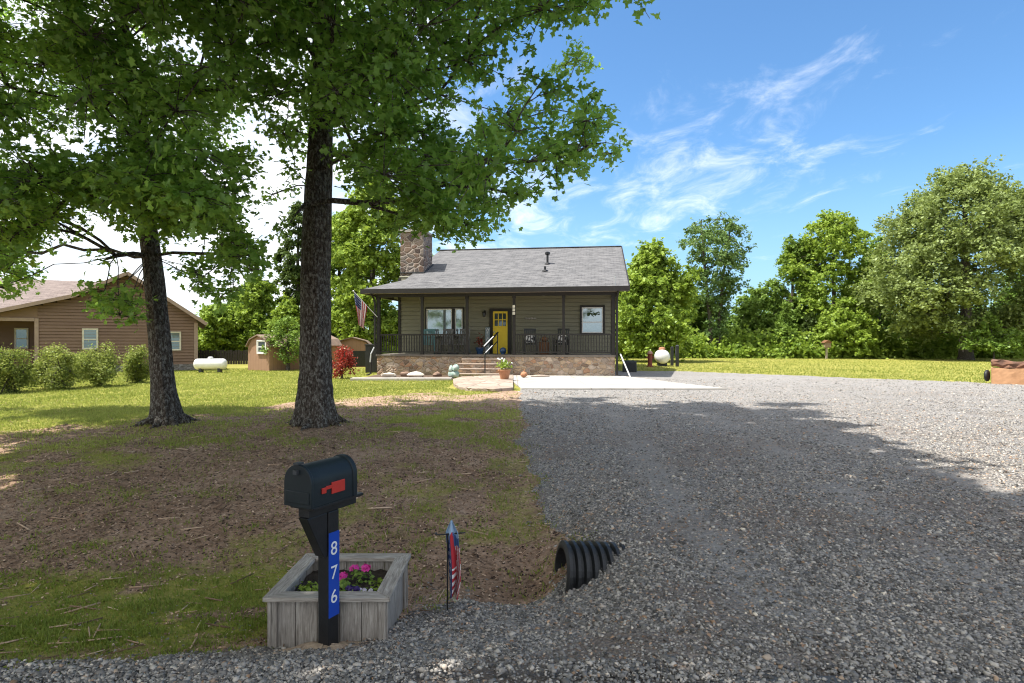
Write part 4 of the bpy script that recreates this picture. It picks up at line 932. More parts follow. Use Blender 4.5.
q = hw(5.62, .9, .95); b = MB(); b.rock((0, 0, .16), (.16, .16, .16), 3, rough=.03); b.lathe([(.10, 0), (.12, .03), (.10, .06)], (0, 0, 0), 12); tag(b.build('gazing_ball', m_blueglaze, None, True, loc=q), 'dark blue glazed ball on the porch floor before the yellow door', 'garden ball')
b = MB(); b.rock((0, 0, .13), (.15, .15, .12), 4, rough=.1); b.tube([(0, 0, .22), (.02, 0, .34)], [.03, .015], 6); tag(b.build('pumpkin', m_terracotta, None, True, loc=((524-512)/F*24.3, 24.3, .285)), 'small orange pumpkin on the concrete by the porch wall', 'pumpkin')
b = MB(); b.rock((0, 0, .03), (.42, .16, .05), 9, rough=.08); tag(b.build('stepping_stone', m_flag_stone, None, True, loc=((540-512)/F*25, 25.0, .285)), 'flat reddish stone lying on the concrete against the porch wall', 'stone')
b = MB(); b.rock((0, 0, .16), (.24, .2, .16), 2); b.rock((.07, -.04, .42), (.15, .14, .15), 3); b.rock((-.12, 0, .36), (.1, .12, .16), 4)
tag(b.build('garden_ornament', M('verdigris', (.20, .34, .30), (.42, .46, .42), 7, .7, .3), None, True, loc=((454-512)/F*24.6, 24.6, .25)), 'greenish weathered garden ornament left of the steps', 'ornament')
# welcome board
def text_mesh(body, size, depth=.004, align='CENTER'):
    cu = bpy.data.curves.new('t', 'FONT'); cu.body = body; cu.size = size; cu.extrude = depth; cu.align_x = align; cu.align_y = 'CENTER'
    o = bpy.data.objects.new('t', cu); col.objects.link(o); dg = bpy.context.evaluated_depsgraph_get(); dg.update()
    me = bpy.data.meshes.new_from_object(o.evaluated_get(dg)); bpy.data.objects.remove(o); bpy.data.curves.remove(cu); return me
sg = thing('welcome_sign', 'tall grey-blue board with white WELCOME letters leaning beside the yellow door', 'sign', hw(4.73, 1.85, .95), HA)
b = MB(); b.hexa([(-.11, -.10, 0), (.11, -.10, 0), (.11, -.075, 0), (-.11, -.075, 0), (-.11, .06, 1.25), (.11, .06, 1.25), (.11, .085, 1.25), (-.11, .085, 1.25)]); bd = b.build('board', M('greyblue_board', (.24, .30, .32), (.18, .23, .25), 6, .8), sg)
for k, chh in enumerate('WELCOME'):
    me = text_mesh(chh, .19); me.materials.append(m_white); o = bpy.data.objects.new('letter', me); col.objects.link(o); o.parent = bd
    zc = 1.14-k*.163; o.location = (0, -.106+.128*zc, zc); o.rotation_euler = (R(90-7.3), 0, 0)
# porch chairs
def chair(lab, loc, rz, mt, cushion=None):
    rt = thing('porch_chair', lab, 'chair', loc, rz, 'chairs on the porch')
    b = MB(); b.box(-.26, .26, -.25, .25, .42, .46); b.build('seat', mt, rt, bevel=.006)
    b = MB()
    for k in range(6): x = -.225+k*.09; b.bar((x, .24, .46), (x*1.05, .40, 1.12), .06, .018)
    b.bar((-.28, .405, 1.13), (.28, .405, 1.13), .03, .09); b.build('backrest', mt, rt)
    for sx2 in (-1, 1):
        b = MB(); b.box(sx2*.30-.04, sx2*.30+.04, -.28, .30, .64, .67); b.build('armrest', mt, rt)
        for y2 in (-.23, .24): b = MB(); b.bar((sx2*.28, y2, .06), (sx2*.28, y2, .638), .045); b.build('leg', mt, rt)
        b = MB(); b.tube([(sx2*.28, -.42, .09), (sx2*.28, -.2, .035), (sx2*.28, .1, .03), (sx2*.28, .45, .10)], .03, 6); b.build('rocker', mt, rt)
    if cushion: b = MB(); b.hexa([(-.2, .12, .5), (.2, .12, .5), (.2, .24, .5), (-.2, .24, .5), (-.2, .24, .88), (.2, .24, .88), (.2, .34, .88), (-.2, .34, .88)]); b.build('cushion', cushion, rt, bevel=.04)
m_cush = M('patterned_cushion', (.66, .64, .60), (.04, .04, .045), 9, .9, lo=.49, hi=.51)
m_greyw = M('weathered_grey_paint', (.19, .185, .18), (.12, .12, .12), 8, .8)
chair('teal wooden rocking chair behind the left porch railing', hw(2.05, 1.25, .95), HA+R(12), m_teal)
chair('grey slatted rocking chair under the large porch window', hw(2.85, 1.2, .95), HA+R(-8), m_greyw)
chair('grey slatted rocking chair between the large window and the russet plant', hw(3.62, 1.2, .95), HA+R(-14), m_greyw)
chair('black rocking chair with a patterned cushion, nearer the door', hw(6.85, 1.1, .95), HA+R(10), m_black, m_cush)
chair('black rocking chair with a patterned cushion in front of the second post from the right', hw(8.25, 1.1, .95), HA+R(-12), m_black, m_cush)
b = MB(); b.lathe([(.20, 0), (.25, .25), (.22, .5), (.24, .52), (.24, .55), (.1, .56)], n=16); rt = thing('wicker_basket', 'brown wicker basket table between the two black chairs', 'basket', hw(7.5, .9, .95)); b.build('basket', m_wicker, rt, smooth=True)
b = MB(); b.rock((0, 0, .68), (.17, .17, .13), 6, rough=.08); b.tube([(0, 0, .78), (.02, 0, .88)], [.03, .02], 6); tag(b.build('pumpkin', m_wicker, None, True, loc=hw(7.5, .9, .95)), 'brown gourd standing on the wicker basket', 'pumpkin')
b = MB(); b.box(-.28, .28, -.3, .3, 0, 1.35); b.box(-.31, .31, -.33, .33, 1.352, 1.42); rt = thing('storage_cabinet', 'tall dark cabinet behind the left porch corner', 'cabinet', ((372.5-512)/F*29.5, 29.5, .2)); b.build('body', m_blackplastic, rt, bevel=.01)
b = MB(); b.box(-.26, -.01, -.315, -.302, .06, 1.30); b.box(.01, .26, -.315, -.302, .06, 1.30); b.build('door', m_black, rt)
# flag at the corner post
def flag_mats(): return [M('flag_red', (.42, .025, .035), (.34, .02, .03), 9, .85), M('flag_white', (.70, .70, .68), (.6, .6, .6), 9, .85), M('flag_blue', (.03, .045, .14), (.025, .035, .11), 9, .85)]
FM = flag_mats()
A_ = Vector((-6.06, 27.0, 2.85)); B_ = Vector((-7.02, 26.55, 3.98))
fl = thing('flag', 'stars and stripes hanging from a slanted white pole on the porch corner post', 'flag', A_)
b = MB(); b.tube([(0, 0, 0), B_-A_], .016, 8); b.rock(B_-A_, (.035, .035, .035), 1, n=8, rough=.02); b.build('pole', m_white, fl, smooth=True)
b = MB(); NU, NV = 39, 44; dirp = (A_-B_).normalized(); HO, FLY = .82, 1.30
for j in range(NV+1):
    for i in range(NU+1):
        u = i/NU; vv = j/NV
        gather = 1-.55*sstep(0, 1, vv)
        base = (B_-A_)+dirp*(.04+HO*u)
        cx = (B_-A_)+dirp*(.04+HO*.45)
        p_ = cx.lerp(base, float(gather)); p_.z = base.z*(1-vv)+(cx.z*.55+base.z*.45)*vv
        wv = math.sin(u*15+vv*2.)*.055*min(1, vv*3)
        p_ += Vector((.35*wv+.05*vv, -1.0*wv, -FLY*vv*(1-.05*u)))
        b.v.append(tuple(p_))
for j in range(NV):
    for i in range(NU):
        s_ = int(i/NU*13); mi = 0 if s_ % 2 == 0 else 1
        if s_ < 7 and j/NV < .40:
            mi = 2
            if (i % 3 == 1) and (j % 4 == 2): mi = 1
        q = j*(NU+1)+i; b.f.append((q, q+1, q+NU+2, q+NU+1)); b.m.append(mi)
fo = b.build('cloth', FM, fl, smooth=True); sm = fo.modifiers.new('thick', 'SOLIDIFY'); sm.thickness = .004

# ------------------------------------------------------------------ yard to the right of the house
def at(px, Yd): x = (px-512)/F*Yd; return (x, Yd, H(x, Yd))
def tank(lab, loc, rz, r, L, mw, mdome):
    rt = thing('propane_tank', lab, 'gas tank', loc, rz, 'white gas tanks')
    b = MB(); prof = [(r*math.sin(a), -L/2-r*.62*math.cos(a)) for a in [k*math.pi/2/7 for k in range(8)]]; prof[0] = (.01, prof[0][1])
    prof += [(r*1.0, L/2)]+[(r*math.cos(a), L/2+r*.62*math.sin(a)) for a in [k*math.pi/2/7 for k in range(1, 8)]]; prof[-1] = (.01, prof[-1][1])
    b.lathe(prof, (0, 0, r+.16), 24, axis='x'); b.build('body', mw, rt, smooth=True)
    b = MB(); q = r*.46; b.lathe([(q, -.05), (q, q*.5), (q*.8, q*.8), (q*.3, q*.9)], (0, 0, 2*r+.15), 16); b.build('dome_lid', mdome, rt, smooth=True)
    for sx2 in (-1, 1):
        b = MB(); b.box(sx2*L*.36-.06, sx2*L*.36+.06, -r*.62, r*.62, -.03, .30); b.build('foot', m_grayplastic, rt)
tank('white gas tank seen end-on by two black posts, with a rusty dome lid', at(662, 37.5), R(80), .43, 1.5, m_whitesteel, m_terracotta)
tank('long white gas tank seen from the side between the neighbour house and the shed', at(210.5, 29.5), R(6), .265, 1.22, m_whitesteel, m_whitesteel)
rt = thing('hand_hydrant', 'rusty red hydrant with a rounded cap, left of the end-on gas tank', 'hydrant', at(650, 36)); b = MB(); b.lathe([(.20, 0), (.20, .06), (.14, .08), (.135, .72), (.17, .75), (.17, .8)], n=14); b.build('body', m_rust, rt, smooth=True)
b = MB(); b.lathe([(.165, .80), (.15, .88), (.09, .95), (.03, .98)], n=14); b.build('cap', M('faded_red', (.45, .30, .24), (.34, .17, .12), 9, .7), rt, smooth=True)
for sx2 in (-1, 1): b = MB(); b.lathe([(.07, .13), (.07, .2), (.05, .21)], (0, 0, .58), 10, axis='x'); b.v = [(x*sx2, y, z) for x, y, z in b.v]; b.build('outlet', m_rust, rt)
for px, Yd, h, lab in ((672, 38.5, 1.15, 'shorter black post beside the end-on gas tank'), (677.2, 36.5, 1.25, 'taller black post with a pale top, right of the end-on gas tank')):
    rt = thing('fence_post', lab, 'post', at(px, Yd), 0, 'black posts by the gas tank'); b = MB(); b.box(-.085, .085, -.085, .085, -.2, h); b.build('shaft', m_black, rt, bevel=.01)
    b = MB(); b.add([(-.1, -.1, h+.002), (.1, -.1, h+.002), (.1, .1, h+.002), (-.1, .1, h+.002), (0, 0, h+.09)], [(3, 2, 1, 0), (0, 1, 4), (1, 2, 4), (2, 3, 4), (3, 0, 4)]); b.build('cap', m_grayplastic if h > 1.2 else m_black, rt)
rt = thing('heat_pump', 'dark grey outdoor unit on the grass by the house corner', 'air conditioner', at(629.5, 29.6), HA); b = MB(); b.box(-.33, .33, -.30, .30, 0, .56); b.build('cabinet', m_grayplastic, rt, bevel=.02)
b = MB()
for k in range(9): b.box(-.29, .29, -.318, -.302, .06+k*.052, .085+k*.052)
b.build('grille', m_black, rt); b = MB(); b.lathe([(.26, 0), (.26, .03), (.2, .035)], (0, 0, .561), 18); b.build('fan_guard', m_black, rt)
b = MB(); b.tube([hw(W_+.22, -.25, 1.0)-Vector((5, 26, 0)), hw(W_+.62, -.55, .03)-Vector((5, 26, 0))], .03, 8); b.tube([hw(W_+.30, .1, .75)-Vector((5, 26, 0)), hw(W_+.42, -.37, .52)-Vector((5, 26, 0))], .02, 6)
tag(b.build('leaning_pole', m_white, None, True, loc=(5, 26, 0)), 'white pole leaning against the right porch corner', 'pole')
rt = thing('birdhouse', 'small wooden birdhouse on a post before the far wood', 'birdhouse', at(826.5, 53)); b = MB(); b.box(-.07, .07, -.07, .07, -.2, 1.0); b.build('post', m_trimtan, rt)
b = MB(); b.box(-.26, .26, -.26, .26, 1.0, 1.42); b.build('box', M('old_wood', (.30, .22, .15), (.22, .16, .11), 9, .9), rt); b = MB(); b.hexa([(-.36, -.34, 1.42), (.36, -.34, 1.42), (.36, .34, 1.42), (-.36, .34, 1.42), (-.03, -.34, 1.66), (.03, -.34, 1.66), (.03, .34, 1.66), (-.03, .34, 1.66)]); b.build('roof', m_wicker, rt)
# quarried block with a slab on top
def rough_block(name, lab, x0, x1, y0, y1, z0, z1, m, cat, seed, nx=16, ny=8, nz=7, amp=.05):
    b = MB(); rr = random.Random(seed)
    bm_ = {}
    def pt(i, j, k):
        if (i, j, k) not in bm_:
            q = Vector((x0+(x1-x0)*i/nx, y0+(y1-y0)*j/ny, z0+(z1-z0)*k/nz)); q += Vector((rr.uniform(-1, 1), rr.uniform(-1, 1), rr.uniform(-1, 1)))*amp*.6
            q += Vector((0, math.sin(i*.9+seed)*amp*.5, math.sin(i*.55+seed)*amp)); b.v.append(tuple(q)); bm_[(i, j, k)] = len(b.v)-1
        return bm_[(i, j, k)]
    for i in range(nx):
        for j in range(ny): b.f.append((pt(i, j, nz), pt(i+1, j, nz), pt(i+1, j+1, nz), pt(i, j+1, nz))); b.f.append((pt(i, j+1, 0), pt(i+1, j+1, 0), pt(i+1, j, 0), pt(i, j, 0)))
        for k in range(nz): b.f.append((pt(i, 0, k), pt(i+1, 0, k), pt(i+1, 0, k+1), pt(i, 0, k+1))); b.f.append((pt(i, ny, k+1), pt(i+1, ny, k+1), pt(i+1, ny, k), pt(i, ny, k)))
    for j in range(ny):
        for k in range(nz): b.f.append((pt(0, j, k+1), pt(0, j+1, k+1), pt(0, j+1, k), pt(0, j, k))); b.f.append((pt(nx, j, k), pt(nx, j+1, k), pt(nx, j+1, k+1), pt(nx, j, k+1)))
    b.m = [0]*len(b.f); c = Vector(((x0+x1)/2, (y0+y1)/2, z0)); b.v = [tuple(Vector(q)-c) for q in b.v]
    return tag(b.build(name, m, None, loc=c), lab, cat)
m_sand = M('sandstone', (.52, .29, .155), (.40, .215, .11), 4, .9, .6, 16)
rough_block('sandstone_block', 'big orange sandstone block at the right edge of the drive', 16.9, 19.1, 21.2, 22.0, .10, .80, m_sand, 'stone block', 3, amp=.012).rotation_euler = (0, 0, R(-38)); bpy.data.objects['sandstone_block'].location = (18.35, 21.2, .10)
rough_block('sandstone_slab', 'rust brown stone slab lying on top of the orange block', 17.05, 18.05, 21.3, 22.0, .81, .98, M('rust_stone', (.19, .095, .058), (.11, .06, .042), 5, .9, .6, 14), 'stone slab', 8, 8, 5, 3, .06); so_ = bpy.data.objects['sandstone_slab']; so_.rotation_euler = (R(0), R(-4), R(-38)); so_.location = (17.95, 21.5, .845); so_.scale = (1.15, 1, 1.25)
b = MB(); tr_ = [(.15+.065*math.cos(a), .065*math.sin(a)) for a in [k*math.pi/5 for k in range(10)]]
for k in range(22):
    for r_, h_ in tr_: a = 2*math.pi*k/22; b.v.append((h_, r_*math.cos(a), .30+r_*math.sin(a)))
for k in range(22):
    for i in range(10): b.f.append((k*10+i, k*10+(i+1) % 10, ((k+1) % 22)*10+(i+1) % 10, ((k+1) % 22)*10+i)); b.m.append(0)
tag(b.build('tyre', m_blackplastic, None, True, loc=(17.42, 22.0, .2), rz=R(-50)), 'old black tyre standing against the left end of the orange block', 'tyre')
#@@PART4
# ------------------------------------------------------------------ neighbour house, sheds
NY = 32.0
m_brown = M('brown_siding', (.195, .125, .084), (.16, .10, .068), 3, .75, .1, 50, stretch=(.3, 1, 1))
m_browntrim = M('taupe_trim', (.32, .235, .18), (.26, .19, .15), 5, .7)
nh = thing('house', 'long brown clapboard house with tan shingle roof at the left edge', 'house', (-16.8, NY, .15), R(28))
ox, oz = 0., .15
def topz(x):      # underside line of the gable roof over the front wall
    return float(np.interp(x, [-14, -8.18, -5.31, -3.11, .4], [2.0, 3.08, 3.88, 5.10, 2.70]))
b = MB(); z = .55
while z < 5.05:
    h = .155
    # each board runs only as far as the gable line allows
    xs_ = [x for x in np.arange(-6.77, .01, .05) if topz(x) > z+.02]
    if not xs_: break
    x0, x1 = min(xs_), max(xs_)
    b.hexa([(x0-ox, -.045, z-oz), (x1-ox, -.045, z-oz), (x1-ox, .1, z-oz), (x0-ox, .1, z-oz), (x0-ox, -.004, z+h-.012-oz), (x1-ox, -.004, z+h-.012-oz), (x1-ox, .1, z+h-.012-oz), (x0-ox, .1, z+h-.012-oz)]); z += h
z = .55
while z < 3.2:      # set-back porch wall on the left
    b.hexa([(-13.3-ox, 1.77, z-oz), (-6.77-ox, 1.77, z-oz), (-6.77-ox, 1.9, z-oz), (-13.3-ox, 1.9, z-oz), (-13.3-ox, 1.796, z+.155-oz), (-6.77-ox, 1.796, z+.155-oz), (-6.77-ox, 1.9, z+.155-oz), (-13.3-ox, 1.9, z+.155-oz)]); z += .155
b.box(-6.87-ox, -6.77-ox, .1, 1.77, .4-oz, 3.4-oz); b.box(-.10-ox, 0-ox, .1, 13, .4-oz, 2.75-oz)
zz_ = 2.86
b.add([(-13.3-ox, -.02, zz_-oz), (-6.77-ox, -.02, zz_-oz), (-6.77-ox, -.02, topz(-6.77)-oz), (-8.18-ox, -.02, topz(-8.18)-oz), (-13.3-ox, -.02, topz(-12)-oz)], [(0, 1, 2, 3, 4)])
gb = [(-6.77, .4), (-.02, .4), (-.02, 2.62), (-3.11, 4.98), (-5.31, 3.8), (-6.77, 3.42)]
b.add([(x, .03, z-oz) for x, z in gb]+[(x, .098, z-oz) for x, z in gb], [tuple(range(6)), tuple(range(6, 12))[::-1]]+[(i, i+6, (i+1) % 6+6, (i+1) % 6) for i in range(6)])
b.build('wall', m_brown, nh)
b = MB(); b.box(-6.77-ox, .02-ox, -.05, .1, -.1, .40); b.box(-.10-ox, .04-ox, .1, 13, -.1, .249); b.build('foundation', m_skirt, nh)
for q in ((-.14-ox, .04-ox, -.055, -.006, .40, 2.75-oz), (-6.89-ox, -6.73-ox, -.06, .02, .40, 2.86-oz), (-13.3-ox, -6.90-ox, -.06, -.025, 2.72-oz, 2.88-oz)):
    b = MB(); b.box(*q); b.build('trim_board', m_browntrim, nh)
b = MB()
def rs(x0, z0, x1, z1, y0=-.45, y1=13.):
    slab(b, [(x0-ox, y0, z0-oz), (x1-ox, y0, z1-oz), (x1-ox, y1, z1-oz), (x0-ox, y1, z0-oz)], .10)
rs(-3.11, 5.25, .45, 2.72); rs(-5.31, 4.03, -3.115, 5.247); rs(-8.18, 3.22, -5.315, 4.027); rs(-14, 2.15, -8.185, 3.217)
slab(b, [(-24-ox, 0.3, 2.95-oz), (-3.9-ox, .3, 2.95-oz), (-3.9-ox, 6.0, 5.22-oz), (-24-ox, 6.0, 5.22-oz)], .1)
slab(b, [(-24-ox, 6.0, 5.22-oz), (-3.9-ox, 6.0, 5.22-oz), (-3.9-ox, 12, 2.95-oz), (-24-ox, 12, 2.95-oz)], .1)
rf2 = b.build('roof', m_roof2, nh)
b = MB()
for (x0, z0, x1, z1) in ((-3.11, 5.20, .47, 2.66), (-5.31, 3.97, -3.11, 5.19), (-8.18, 3.16, -5.31, 3.97), (-14, 2.10, -8.18, 3.16)): b.bar((x0-ox, -.475, z0-oz), (x1-ox, -.475, z1-oz), .045, .17)
b.build('fascia', m_browntrim, nh)
b = MB(); b.tube([(-5.6-ox, 2.4, 4.0-oz), (-5.6-ox, 2.4, 4.32-oz)], .05, 8); b.build('vent', m_black, rf2)
m_cream = M('cream_frame', (.62, .58, .48), None, 5, .6)
for x0, x1, z0, z1, y in ((-5.02, -4.36, 1.36, 2.40, -.03), (-1.60, -.74, 1.28, 2.27, -.03), (-8.02, -7.46, 1.40, 2.42, 1.76)):
    window(nh, x0-ox, x1-ox, y, z0-oz, z1-oz, .02, m_cream, m_cream, m_glassgreen, [('h', .48)])
b = MB(); b.box(-13.3-ox, -6.90-ox, -.04, .04, 1.32-oz, 1.40-oz); b.box(-13.3-ox, -6.90-ox, -.03, .03, .66-oz, .72-oz)
for k in range(56): x = -13.3+k*.137; b.box(x-ox-.03, x-ox+.03, -.028, .028, .722-oz, 1.318-oz)
b.build('porch_railing', M('red_brown_wood', (.14, .07, .045), (.10, .05, .034), 6, .8), nh)
b = MB(); b.box(-13.3-ox, -6.90-ox, -.1, 1.76, .45-oz, .55-oz); b.build('porch_floor', m_browntrim, nh)
b = MB(); b.box(-9.6-ox, -9.42-ox, -.05, .1, .551-oz, 2.715-oz); b.build('post', m_browntrim, nh)

m_shedwall, t, p = new_mat('shed_boards'); v = obj_co(t)
sxx = t.new('ShaderNodeSeparateXYZ'); t.l.new(v, sxx.inputs[0])
gr = t.math('FRACT', t.math('MULTIPLY', t.math('ADD', sxx.outputs[0], sxx.outputs[1]), 4.2))
c = t.mix(t.noise(v, 3, 5), (.34, .20, .125), (.25, .15, .095)); c = t.mix(t.mrange(gr, .06, .0), c, (.10, .06, .04)); t.put(p.inputs['Base Color'], c); p.inputs['Roughness'].default_value = .85
def shed(lab, loc, rz, w_, d_, h, apex, win=True, opening=False):
    rt = thing('shed', lab, 'shed', loc, rz, 'brown yard sheds')
    b = MB(); pf = [(-w_/2, 0), (w_/2, 0), (w_/2, h), (w_*.34, h+apex*.62), (0, h+apex), (-w_*.34, h+apex*.62), (-w_/2, h)]
    n = len(pf); b.add([(x, 0, z) for x, z in pf]+[(x, d_, z) for x, z in pf], [tuple(range(n)), tuple(range(n, 2*n))[::-1]]+[(i, i+n, (i+1) % n+n, (i+1) % n) for i in range(n)]); b.build('wall', m_shedwall, rt)
    b = MB()
    for i in (2, 3, 4, 5):
        (x0, z0), (x1, z1) = pf[i], pf[(i+1)]
        e = 1.06; b.hexa([(x0*e, -.12, z0+.012), (x1*e, -.12, z1+.012), (x1*e, d_+.12, z1+.012), (x0*e, d_+.12, z0+.012), (x0*e, -.12, z0+.07), (x1*e, -.12, z1+.07), (x1*e, d_+.12, z1+.07), (x0*e, d_+.12, z0+.07)][:8]) if x0 > x1 else None
    b.build('roof', M('shed_shingle', (.24, .17, .125), (.18, .13, .10), 6, .9), rt)
    if win: window(rt, -.05, .75, -.03, h-.35, h+.38, .05, m_white, m_white, m_glassdark, [('h', .5)])
    if opening: b = MB(); b.box(-w_*.36, w_*.36, -.02, -.004, .08, h*.82); b.build('doorway_shade', m_black, rt)  # flat black panel on the wall stands in for the shade inside the opening
    return rt
shed('brown barn-roofed shed with a small white window, beside the blossom tree', (-13.35, 31.6, .15), R(-34), 1.9, 4.6, 1.30, .60)
shed('low brown shed with a dark open front behind the red maple', ((352-512)/F*36, 36, .2), R(10), 2.2, 2.6, 1.2, .55, False, True)
# dark board fence behind the gas tank
rt = thing('board_fence', 'low dark board fence between the gas tank and the brown shed', 'fence', at(230, 40), 0)
b = MB()
for k in range(26): b.box(-2.2+k*.17, -2.06+k*.17, -.02, .02, .02, .95+.03*math.sin(k*2.1))
b.build('boards', M('dark_wood', (.045, .038, .03), (.03, .026, .022), 6, .9), rt)
b = MB(); b.box(-2.2, 2.2, .022, .08, .25, .34); b.box(-2.2, 2.2, .022, .08, .68, .77); b.build('rail', m_dark, rt)

# ------------------------------------------------------------------ mailbox
def dup_free(x): return x
MBX = Vector((-1.15, 3.76, -.235)); MR = R(-28)
mb_ = thing('mailbox', 'black post-mounted mailbox with red flag and blue 876 plaque at the roadside', 'mailbox', MBX, MR)
b = MB(); b.box(-.0445, .0445, -.0445, .0445, -.15, .93); b.build('post', m_black, mb_, bevel=.004)
b = MB(); b.box(-.045, .045, -.20, .20, .932, .985); b.box(-.098, .098, -.215, .21, .986, 1.004); b.build('arm', m_black, mb_, bevel=.003)
b = MB(); b.add([(x, y, z) for x in (-.038, .038) for y, z in ((-.21, .93), (-.046, .93), (-.046, .66), (-.075, .66))], [(0, 1, 2, 3), (7, 6, 5, 4), (0, 4, 5, 1), (1, 5, 6, 2), (2, 6, 7, 3), (3, 7, 4, 0)]); b.build('brace', m_black, mb_, bevel=.004)
def arch(wd, hs, n=14): return [(-wd/2, 0), (wd/2, 0)]+[(wd/2*math.cos(a), hs+wd/2*math.sin(a)) for a in [math.pi*k/n for k in range(n+1)]]
def arch_solid(b, prof, y0, y1, z0):
    n = len(prof); b.add([(x, y0, z+z0) for x, z in prof]+[(x, y1, z+z0) for x, z in prof], [tuple(range(n)), tuple(range(n, 2*n))[::-1]]+[(i, i+n, (i+1) % n+n, (i+1) % n) for i in range(n)])
m_mail = M('mailbox_enamel', (.008, .013, .016), (.012, .019, .022), 5, .48, .06, 80, spec=.3)
b = MB(); arch_solid(b, arch(.214, .138), -.225, .130, 1.0062); arch_solid(b, arch(.226, .141), .100, .137, 1.005); body = b.build('body', m_mail, mb_, smooth=True, bevel=.004)
b = MB(); arch_solid(b, arch(.226, .140), -.248, -.227, 1.0055); b.box(-.096, .096, -.254, -.2485, 1.03, 1.10); dr_ = b.build('door', m_mail, mb_, smooth=True, bevel=.003)
b = MB(); b.box(-.015, .015, -.270, -.2485, 1.202, 1.228); b.build('latch_tab', m_grayplastic, dr_); b = MB(); b.box(-.018, .018, -.265, -.215, 1.2595, 1.270); b.build('latch', m_grayplastic, dr_)
m_redflag = M('red_plastic', (.50, .035, .025), (.42, .03, .02), 9, .4)
b = MB(); b.box(.1080, .1155, -.165, -.130, 1.078, 1.112); b.box(.1080, .1145, -.13, -.03, 1.097, 1.117); b.box(.1081, .1150, -.085, .025, 1.062, 1.132); b.build('flag', m_redflag, mb_, bevel=.002)
m_plq = M('blue_reflective', (.010, .055, .36), (.012, .065, .40), 5, .3)
b = MB(); b.box(.0452, .0485, -.044, .044, .275, .80); b.v = [(x, y, z) for x, y, z in b.v]; pq = b.build('number_plaque', m_plq, mb_)
for k, chh in enumerate('876'):
    me = text_mesh(chh, .118, .0008); me.materials.append(m_white); o = bpy.data.objects.new('digit', me); col.objects.link(o); o.parent = pq
    o.location = (.0495, -.002, .695-k*.150); o.rotation_euler = (R(90), 0, R(90))

# ------------------------------------------------------------------ planter box
def greywood(name, ax):
    m, t, p = new_mat(name); v = obj_co(t); s_ = {'z': (14, 14, 1.2), 'x': (1.2, 14, 14), 'y': (14, 1.2, 14)}[ax]
    g_ = t.noise(t.scale(v, s_), 6, 6, .65, .6); n_ = t.noise(v, 5, 4)
    c = t.ramp(g_, [(.30, (.16, .138, .115)), (.5, (.33, .298, .258)), (.68, (.48, .445, .395))]); c = t.mix(t.mrange(n_, .45, .7, 0, .45), c, (.22, .20, .18))
    t.put(p.inputs['Base Color'], c); p.inputs['Roughness'].default_value = .9; p.inputs['Specular IOR Level'].default_value = .2; t.put(p.inputs['Normal'], t.bump(g_, .5, .01)); return m
gwz, gwx, gwy = greywood('weathered_board_upright', 'z'), greywood('weathered_board_long', 'x'), greywood('weathered_board_deep', 'y')
pl_ = thing('planter_box', 'square weathered grey wooden planter box behind the mailbox post', 'planter', (-1.18, 4.21, -.25))
S_, Hh = .355, .345
for nm, rot in (('front_panel', 0), ('side_panel', 90), ('back_panel', 180), ('side_panel', 270)):
    b = MB(); c_, s_ = math.cos(R(rot)), math.sin(R(rot)); nb_ = 5; rr = random.Random(rot)
    for k in range(nb_):
        x0, x1 = -S_+2*S_*k/nb_+.002, -S_+2*S_*(k+1)/nb_-.002; j = rr.uniform(-.003, .003)
        q = [(x0, -S_+j, -.06), (x1, -S_+j, -.06), (x1, -S_+.022+j, -.06), (x0, -S_+.022+j, -.06)]; q += [(x, y, Hh-.002) for x, y, _ in q]
        b.hexa([(x*c_-y*s_, x*s_+y*c_, z) for x, y, z in q])
    for ex in (-1, 1):
        q = [(ex*S_-.03, -S_-.02, -.06), (ex*S_+.03, -S_-.02, -.06), (ex*S_+.03, -S_-.003, -.06), (ex*S_-.03, -S_-.003, -.06)]; q += [(x, y, Hh-.003) for x, y, _ in q]
        b.hexa([(x*c_-y*s_, x*s_+y*c_, z+.0005*rot/90) for x, y, z in q])
    b.build(nm, gwz, pl_, bevel=.003)
o1, i1 = .405, .298
for k, (mw_) in enumerate((gwx, gwy, gwx, gwy)):
    b = MB(); c_, s_ = math.cos(R(90*k)), math.sin(R(90*k)); g_ = .002
    q = [(-o1+g_, -o1, Hh), (o1-g_, -o1, Hh), (i1-g_, -i1, Hh), (-i1+g_, -i1, Hh)]; q += [(x, y, Hh+.028) for x, y, _ in q]
    b.hexa([(x*c_-y*s_, x*s_+y*c_, z) for x, y, z in q]); b.build('rim_board', mw_, pl_, bevel=.004)
b = MB(); n_ = 14; rr = random.Random(2)
for j in range(n_+1):
    for i in range(n_+1): b.v.append((-.325+.65*i/n_, -.325+.65*j/n_, .275+rr.uniform(-.012, .012)))
for j in range(n_):
    for i in range(n_): q = j*(n_+1)+i; b.f.append((q, q+1, q+n_+2, q+n_+1)); b.m.append(0)
b.build('soil', m_soil, pl_, smooth=True)
m_pink = M('magenta_petal', (.50, .02, .20), (.62, .05, .32), 30, .6); m_purple = M('dark_purple_petal', (.035, .02, .10), (.06, .03, .16), 30, .6); m_wpet = M('white_petal', (.70, .66, .72), (.6, .55, .66), 30, .6)
pet_v = small_v*np.array([1.2, .9, 1.])
